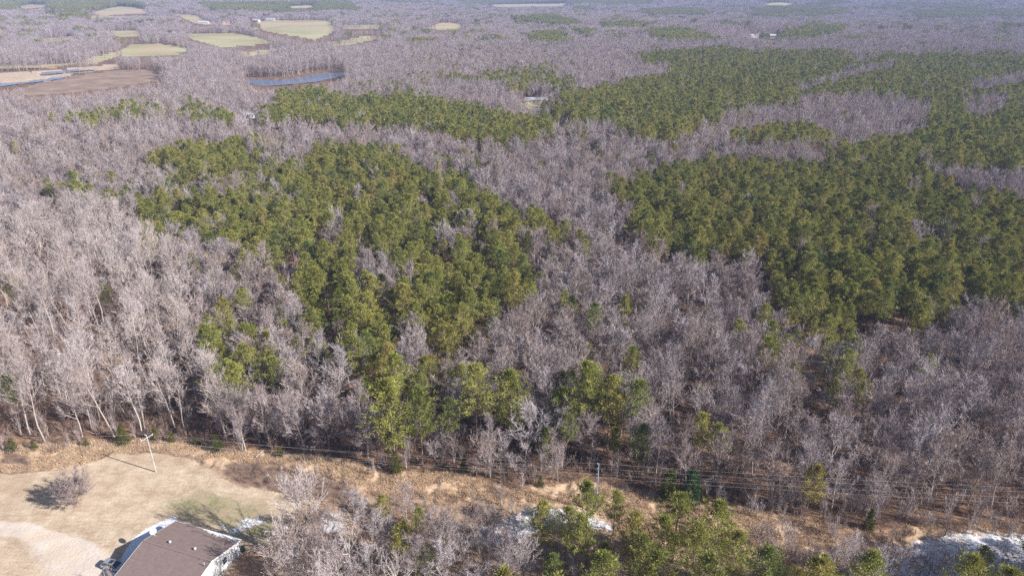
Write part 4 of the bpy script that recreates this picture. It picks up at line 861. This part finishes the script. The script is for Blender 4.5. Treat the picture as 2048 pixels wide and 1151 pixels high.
# ---------------------------------------------------------------- parked car (silver, sunroof)
def build_car():
    a = un(203, 1124, .6); b = un(252, 1137, .6); c = (a + b) / 2; rz = math.atan2((b - a)[1], (b - a)[0]); c[2] = 0
    K = empty('parked_car', c, rz, 1, 'silver car with open-looking dark sunroof, half in the shade of the house', 'car')
    K['label'] = 'silver car with a dark sunroof, half in the shade of the house'
    # body: cross sections along x (x, halfwidth, z of shoulder)
    sec = [(-2.38, .70, .78, .42), (-2.28, .84, .98, .32), (-1.7, .90, 1.02, .28), (-.6, .91, .98, .27), (.7, .91, .98, .27), (1.3, .90, .96, .28), (1.95, .86, .86, .3), (2.3, .76, .72, .34), (2.4, .6, .62, .42)]
    m = MB(); prof = []
    for x, hw, zt, zb in sec:
        ring = [(x, -hw*.9, zb), (x, -hw, zb + .15), (x, -hw, zt - .22), (x, -hw*.93, zt - .04), (x, -hw*.6, zt + .02), (x, hw*.6, zt + .02), (x, hw*.93, zt - .04), (x, hw, zt - .22), (x, hw, zb + .15), (x, hw*.9, zb)]
        prof.append(ring)
    nr = len(prof[0])
    for r_ in prof: m.v += r_
    for i in range(len(prof) - 1):
        for j in range(nr): j2 = (j + 1) % nr; m.f.append((i*nr + j, (i+1)*nr + j, (i+1)*nr + j2, i*nr + j2))
    m.f.append(tuple(range(nr))); m.f.append(tuple((len(prof)-1)*nr + j for j in range(nr))[::-1])
    body = link('body', m.mesh('car_body', M['silver'], True), K)
    m = MB()   # greenhouse of glass
    lo = [(-2.15, .76), (1.25, .80)]; hi = [(-1.65, .60), (.45, .62)]
    n0 = 0; m.v = [(-2.15,-.78,.98), (1.25,-.80,.96), (1.25,.80,.96), (-2.15,.78,.98), (-1.62,-.60,1.50), (.42,-.62,1.52), (.42,.62,1.52), (-1.62,.60,1.50)]
    m.f = [(0,1,5,4), (1,2,6,5), (2,3,7,6), (3,0,4,7), (4,5,6,7)]
    link('windows', m.mesh('car_windows', M['glass']), K)
    m = MB(); m.box((-.6, 0, 1.535), (1.04, .61, .028)); 
    for sy in (-1, 1):
        for xa, xb, z0 in ((1.25, .42, .97), (-.45, -.45, .97), (-2.15, -1.62, .99)):
            m.tube([(xa, sy * .80, z0), (xb, sy * .615, 1.52)], [.04, .035], 5)
        m.tube([(-1.5, sy * .56, 1.60), (.3, sy * .57, 1.61)], [.02, .02], 5)
    rf = link('roof', m.mesh('car_roof', M['silver']), K); m = MB(); m.box((-.25, 0, 1.568), (.42, .42, .006)); link('sunroof', m.mesh('sunroof', M['glass']), rf)
    for x in (-1.5, 1.5):
        for sy in (-1, 1):
            m = MB(); m.tube([(x, sy * .72, .34), (x, sy * .93, .34)], [.34, .34], 18, True); t = link('wheel', m.mesh('tyre', M['dark']), K)
            m = MB(); m.tube([(x, sy * .90, .34), (x, sy * .945, .34)], [.21, .2], 12, True); link('rim', m.mesh('rim', M['galv']), t)
    for sy in (-1, 1):
        m = MB(); m.box((2.22, sy * .58, .70), (.12, .15, .06)); link('headlight', m.mesh('headlight', plain('headlight_glass', (.8,.8,.8), .1)), K)
        m = MB(); m.box((-2.31, sy * .66, .84), (.06, .1, .1)); link('tail_light', m.mesh('tail_light', plain('tail_light_red', (.35,.02,.02), .2)), K)
        m = MB(); m.box((.95, sy * .98, 1.02), (.09, .09, .06)); link('mirror', m.mesh('mirror', M['silver']), K)
    m = MB(); m.box((2.36, 0, .42), (.07, .66, .1)); m.box((-2.38, 0, .46), (.06, .68, .1)); link('bumper', m.mesh('bumper', M['dark']), K)
build_car()

# ---------------------------------------------------------------- power line
def pole(base, H, arm_dir, arms, label, mat):
    K = empty('utility_pole', base, 0, 1, label, 'utility pole', 'utility poles along the cut')
    m = MB(); m.tube([(0, 0, -1), (0, 0, H * .5), (0, 0, H)], [.14, .125, .1], 10, True); link('pole_shaft', m.mesh('pole_shaft', mat), K)
    att = []
    for (z, half) in arms:
        if half:
            m = MB(); m.box((0, 0, z), (half, .06, .07), math.atan2(arm_dir[1], arm_dir[0])); ar = link('crossarm', m.mesh('crossarm', mat), K)
            for q in (-1, 1): 
                p = np.array([arm_dir[0] * half * .93 * q, arm_dir[1] * half * .93 * q, z]); m = MB(); m.tube([tuple(p + [0, 0, .07]), tuple(p + [0, 0, .16]), tuple(p + [0, 0, .3])], [.03, .08, .05], 8, True)
                link('insulator', m.mesh('insulator', M['white']), ar); att.append(np.array(base) + p + [0, 0, .3])
                m = MB(); m.tube([(0, 0, z - .75), tuple(p * [.6, .6, 1] - [0, 0, .05])], [.02, .02], 4); link('brace', m.mesh('brace', M['galv']), ar)
        else:
            p = np.array([-.25, 0, z]); m = MB(); m.tube([(0, 0, z), tuple(p), tuple(p + [-.02, 0, .22])], [.03, .07, .05], 8, True); link('insulator', m.mesh('insulator', M['white']), K); att.append(np.array(base) + p + [0, 0, .1])
    return att
lb_ = un(312, 943); rb_ = un(1191.5, 1022)
a1, a2 = un(292, 882, 9.2), un(315.5, 868.5, 9.2); ad = unit(a2 - a1); half = float(np.linalg.norm(a2 - a1)) / 2
lat = pole(lb_, 10.0, ad, [(9.3, min(half, 1.6)), (10.0, 0), (8.6, 0)], 'pale wooden pole with a slanting crossarm on the lawn', M['polewood'])
rat = pole(rb_, 12.3, (1, 0, 0), [(12.2, 0), (11.0, 0), (9.6, 0), (8.7, 0)], 'tall steel grey pole rising from the foreground pines', plain('grey_steel_pole', (.42,.47,.56), .5, metal=.3))
def wire(a, b, sag, k=26):
    m = MB(); pts = [a + (b - a) * t + np.array([0, 0, -4 * sag * t * (1 - t)]) for t in np.linspace(0, 1, k)]; m.tube(pts, [.0065] * k, 4); return m
ldir = rb_ - lb_
nxt = [un(2300, y, z) for y, z in ((985, 12.3), (992, 11.2), (1004, 9.7), (1016, 8.8))]
prv = [un(-260, y, z) for y, z in ((866, 10.), (880, 9.3), (893, 9.3), (906, 8.6))]
lorder = [lat[2], lat[1], lat[0], lat[3]]
for i, nm in enumerate(('topmost', 'second', 'third', 'lowest')):
    tag(link('power_wire', wire(lorder[i], rat[i], 1.0).mesh('power_wire', M['wire'])), f'{nm} bare wire strung between the two utility poles', 'wire', 'power wires')
    tag(link('power_wire', wire(rat[i], nxt[i], .6).mesh('power_wire', M['wire'])), f'{nm} bare wire running right from the tall grey pole', 'wire', 'power wires')
    tag(link('power_wire', wire(prv[i], lorder[i], .8).mesh('power_wire', M['wire'])), f'{nm} bare wire running left from the crossarm pole', 'wire', 'power wires')
# fallen pale log at the edge of the brush
p = un(512, 915); q = un(528, 905); m = MB(); m.tube([tuple(p + [0, 0, .3]), tuple((p + q) / 2 + [0, .2, .4]), tuple(q + [0, 0, .9])], [.13, .1, .05], 7, True); m.tube([tuple((p + q) / 2 + [0, .2, .4]), tuple((p + q) / 2 + [.8, .9, .9])], [.06, .02], 5)
tag(link('fallen_log', m.mesh('fallen_log', M['bark'])), 'pale fallen branch at the upper edge of the brush', 'log')

# ---------------------------------------------------------------- distant houses
def cottage(px, py, L, W, hw, hr, rz, wall, roof, label, kind='farm_house'):
    p = un(px, py); p[2] = gz(p[0], p[1]); K = empty(kind, p, rz, 1, label, 'house', 'distant houses')
    m = MB(); l, w_ = L / 2, W / 2
    for s in (-1, 1):
        n0 = len(m.v); m.v += [(s*l, -w_, -1), (s*l, w_, -1), (s*l, w_, hw), (s*l, 0, hw + hr), (s*l, -w_, hw)]; m.f.append(tuple(range(n0, n0 + 5)) if s > 0 else tuple(range(n0, n0 + 5))[::-1])
        m.quad((-l, s*w_, -1), (-l, s*w_, hw), (l, s*w_, hw), (l, s*w_, -1))
    link('wall', m.mesh('cottage_wall', wall), K)
    m = MB(); o = .5; sl = hr / w_
    for s in (-1, 1):
        a = [(-l - o, 0, hw + hr + .1), (l + o, 0, hw + hr + .1), (l + o, s*(w_ + o), hw - sl * o + .1), (-l - o, s*(w_ + o), hw - sl * o + .1)]; b_ = [(x, y, z + .18) for x, y, z in a]; n0 = len(m.v); m.v += a + b_
        m.f += [tuple(n0 + i for i in f) for f in ((0,1,2,3), (4,5,6,7), (2,3,7,6), (0,3,7,4), (1,2,6,5))]
    rf = link('roof', m.mesh('cottage_roof', roof), K); m = MB(); m.box((l * .4, .6, hw + hr + .3), (.4, .4, .9)); link('chimney', m.mesh('chimney', M['brownroof']), rf)
    for x in (-l * .6, l * .1, l * .6):
        m = MB(); m.box((x, -w_ - .02, hw * .55), (.6, .018, .6)); link('window', m.mesh('cottage_window', M['glass']), K)
    m = MB(); m.box((-l * .22, -w_ - .02, 1.0), (.5, .018, 1.05)); link('door', m.mesh('cottage_door', M['brownroof']), K)
cottage(497, 236, 11, 7, 2.8, 1.6, .3, M['white'], M['greyroof'], 'white roofed house half hidden behind small pines at left centre')
cottage(767, 209, 14, 8, 2.8, 1.9, -.1, M['tan'], M['red'], 'house with a red roof behind the middle band of pines')
cottage(1072, 208, 20, 9, 2.8, 1.8, .1, M['tan'], M['greyroof'], 'long grey roofed house in a clearing among the pines')
cottage(1217, 172, 13, 9, 3.0, 2.6, 1.35, M['tan'], M['brownroof'], 'brown gabled house at the border of the far pine stand')
cottage(408, 50, 24, 10, 3.5, 2.5, .1, M['farwhite'], M['farwhite'], 'long white farm building left of the tan yard')
cottage(453, 50, 16, 10, 3.5, 3, .5, M['tan'], M['brownroof'], 'tan gabled farmhouse in the middle of the farmyard')
cottage(513, 46, 20, 10, 4, 3, -.3, M['farwhite'], M['farwhite'], 'white farmhouse above the big pale field')
cottage(541, 44, 26, 10, 3.5, 2.5, .1, M['farwhite'], M['greyroof'], 'wide grey roofed barn above the big pale field')
cottage(1506, 80, 16, 10, 4, 2.5, .2, M['farwhite'], M['farwhite'], 'small white house far off in woods, left of two')
cottage(1545, 80, 11, 9, 4, 2.5, -.2, M['farwhite'], M['farwhite'], 'small white house far off in woods, right of two')
cottage(302, 64, 30, 10, 3, 2.5, .1, M['farwhite'], M['greyroof'], 'low pale farm shed above the small green field')

# ---------------------------------------------------------------- haze
m = MB(); m.box((0, 0, 199), (27000, 27000, 241.5))
hz = link('haze', m.mesh('haze')); tag(hz, kind='stuff')
hm, n, out = newmat('haze'); v = N(n, 'ShaderNodeVolumePrincipled'); v.inputs['Density'].default_value = .00016; v.inputs['Color'].default_value = (.46, .58, 1.0, 1); n.links.new(v.outputs[0], out.inputs['Volume'])
hz.data.materials.append(hm)
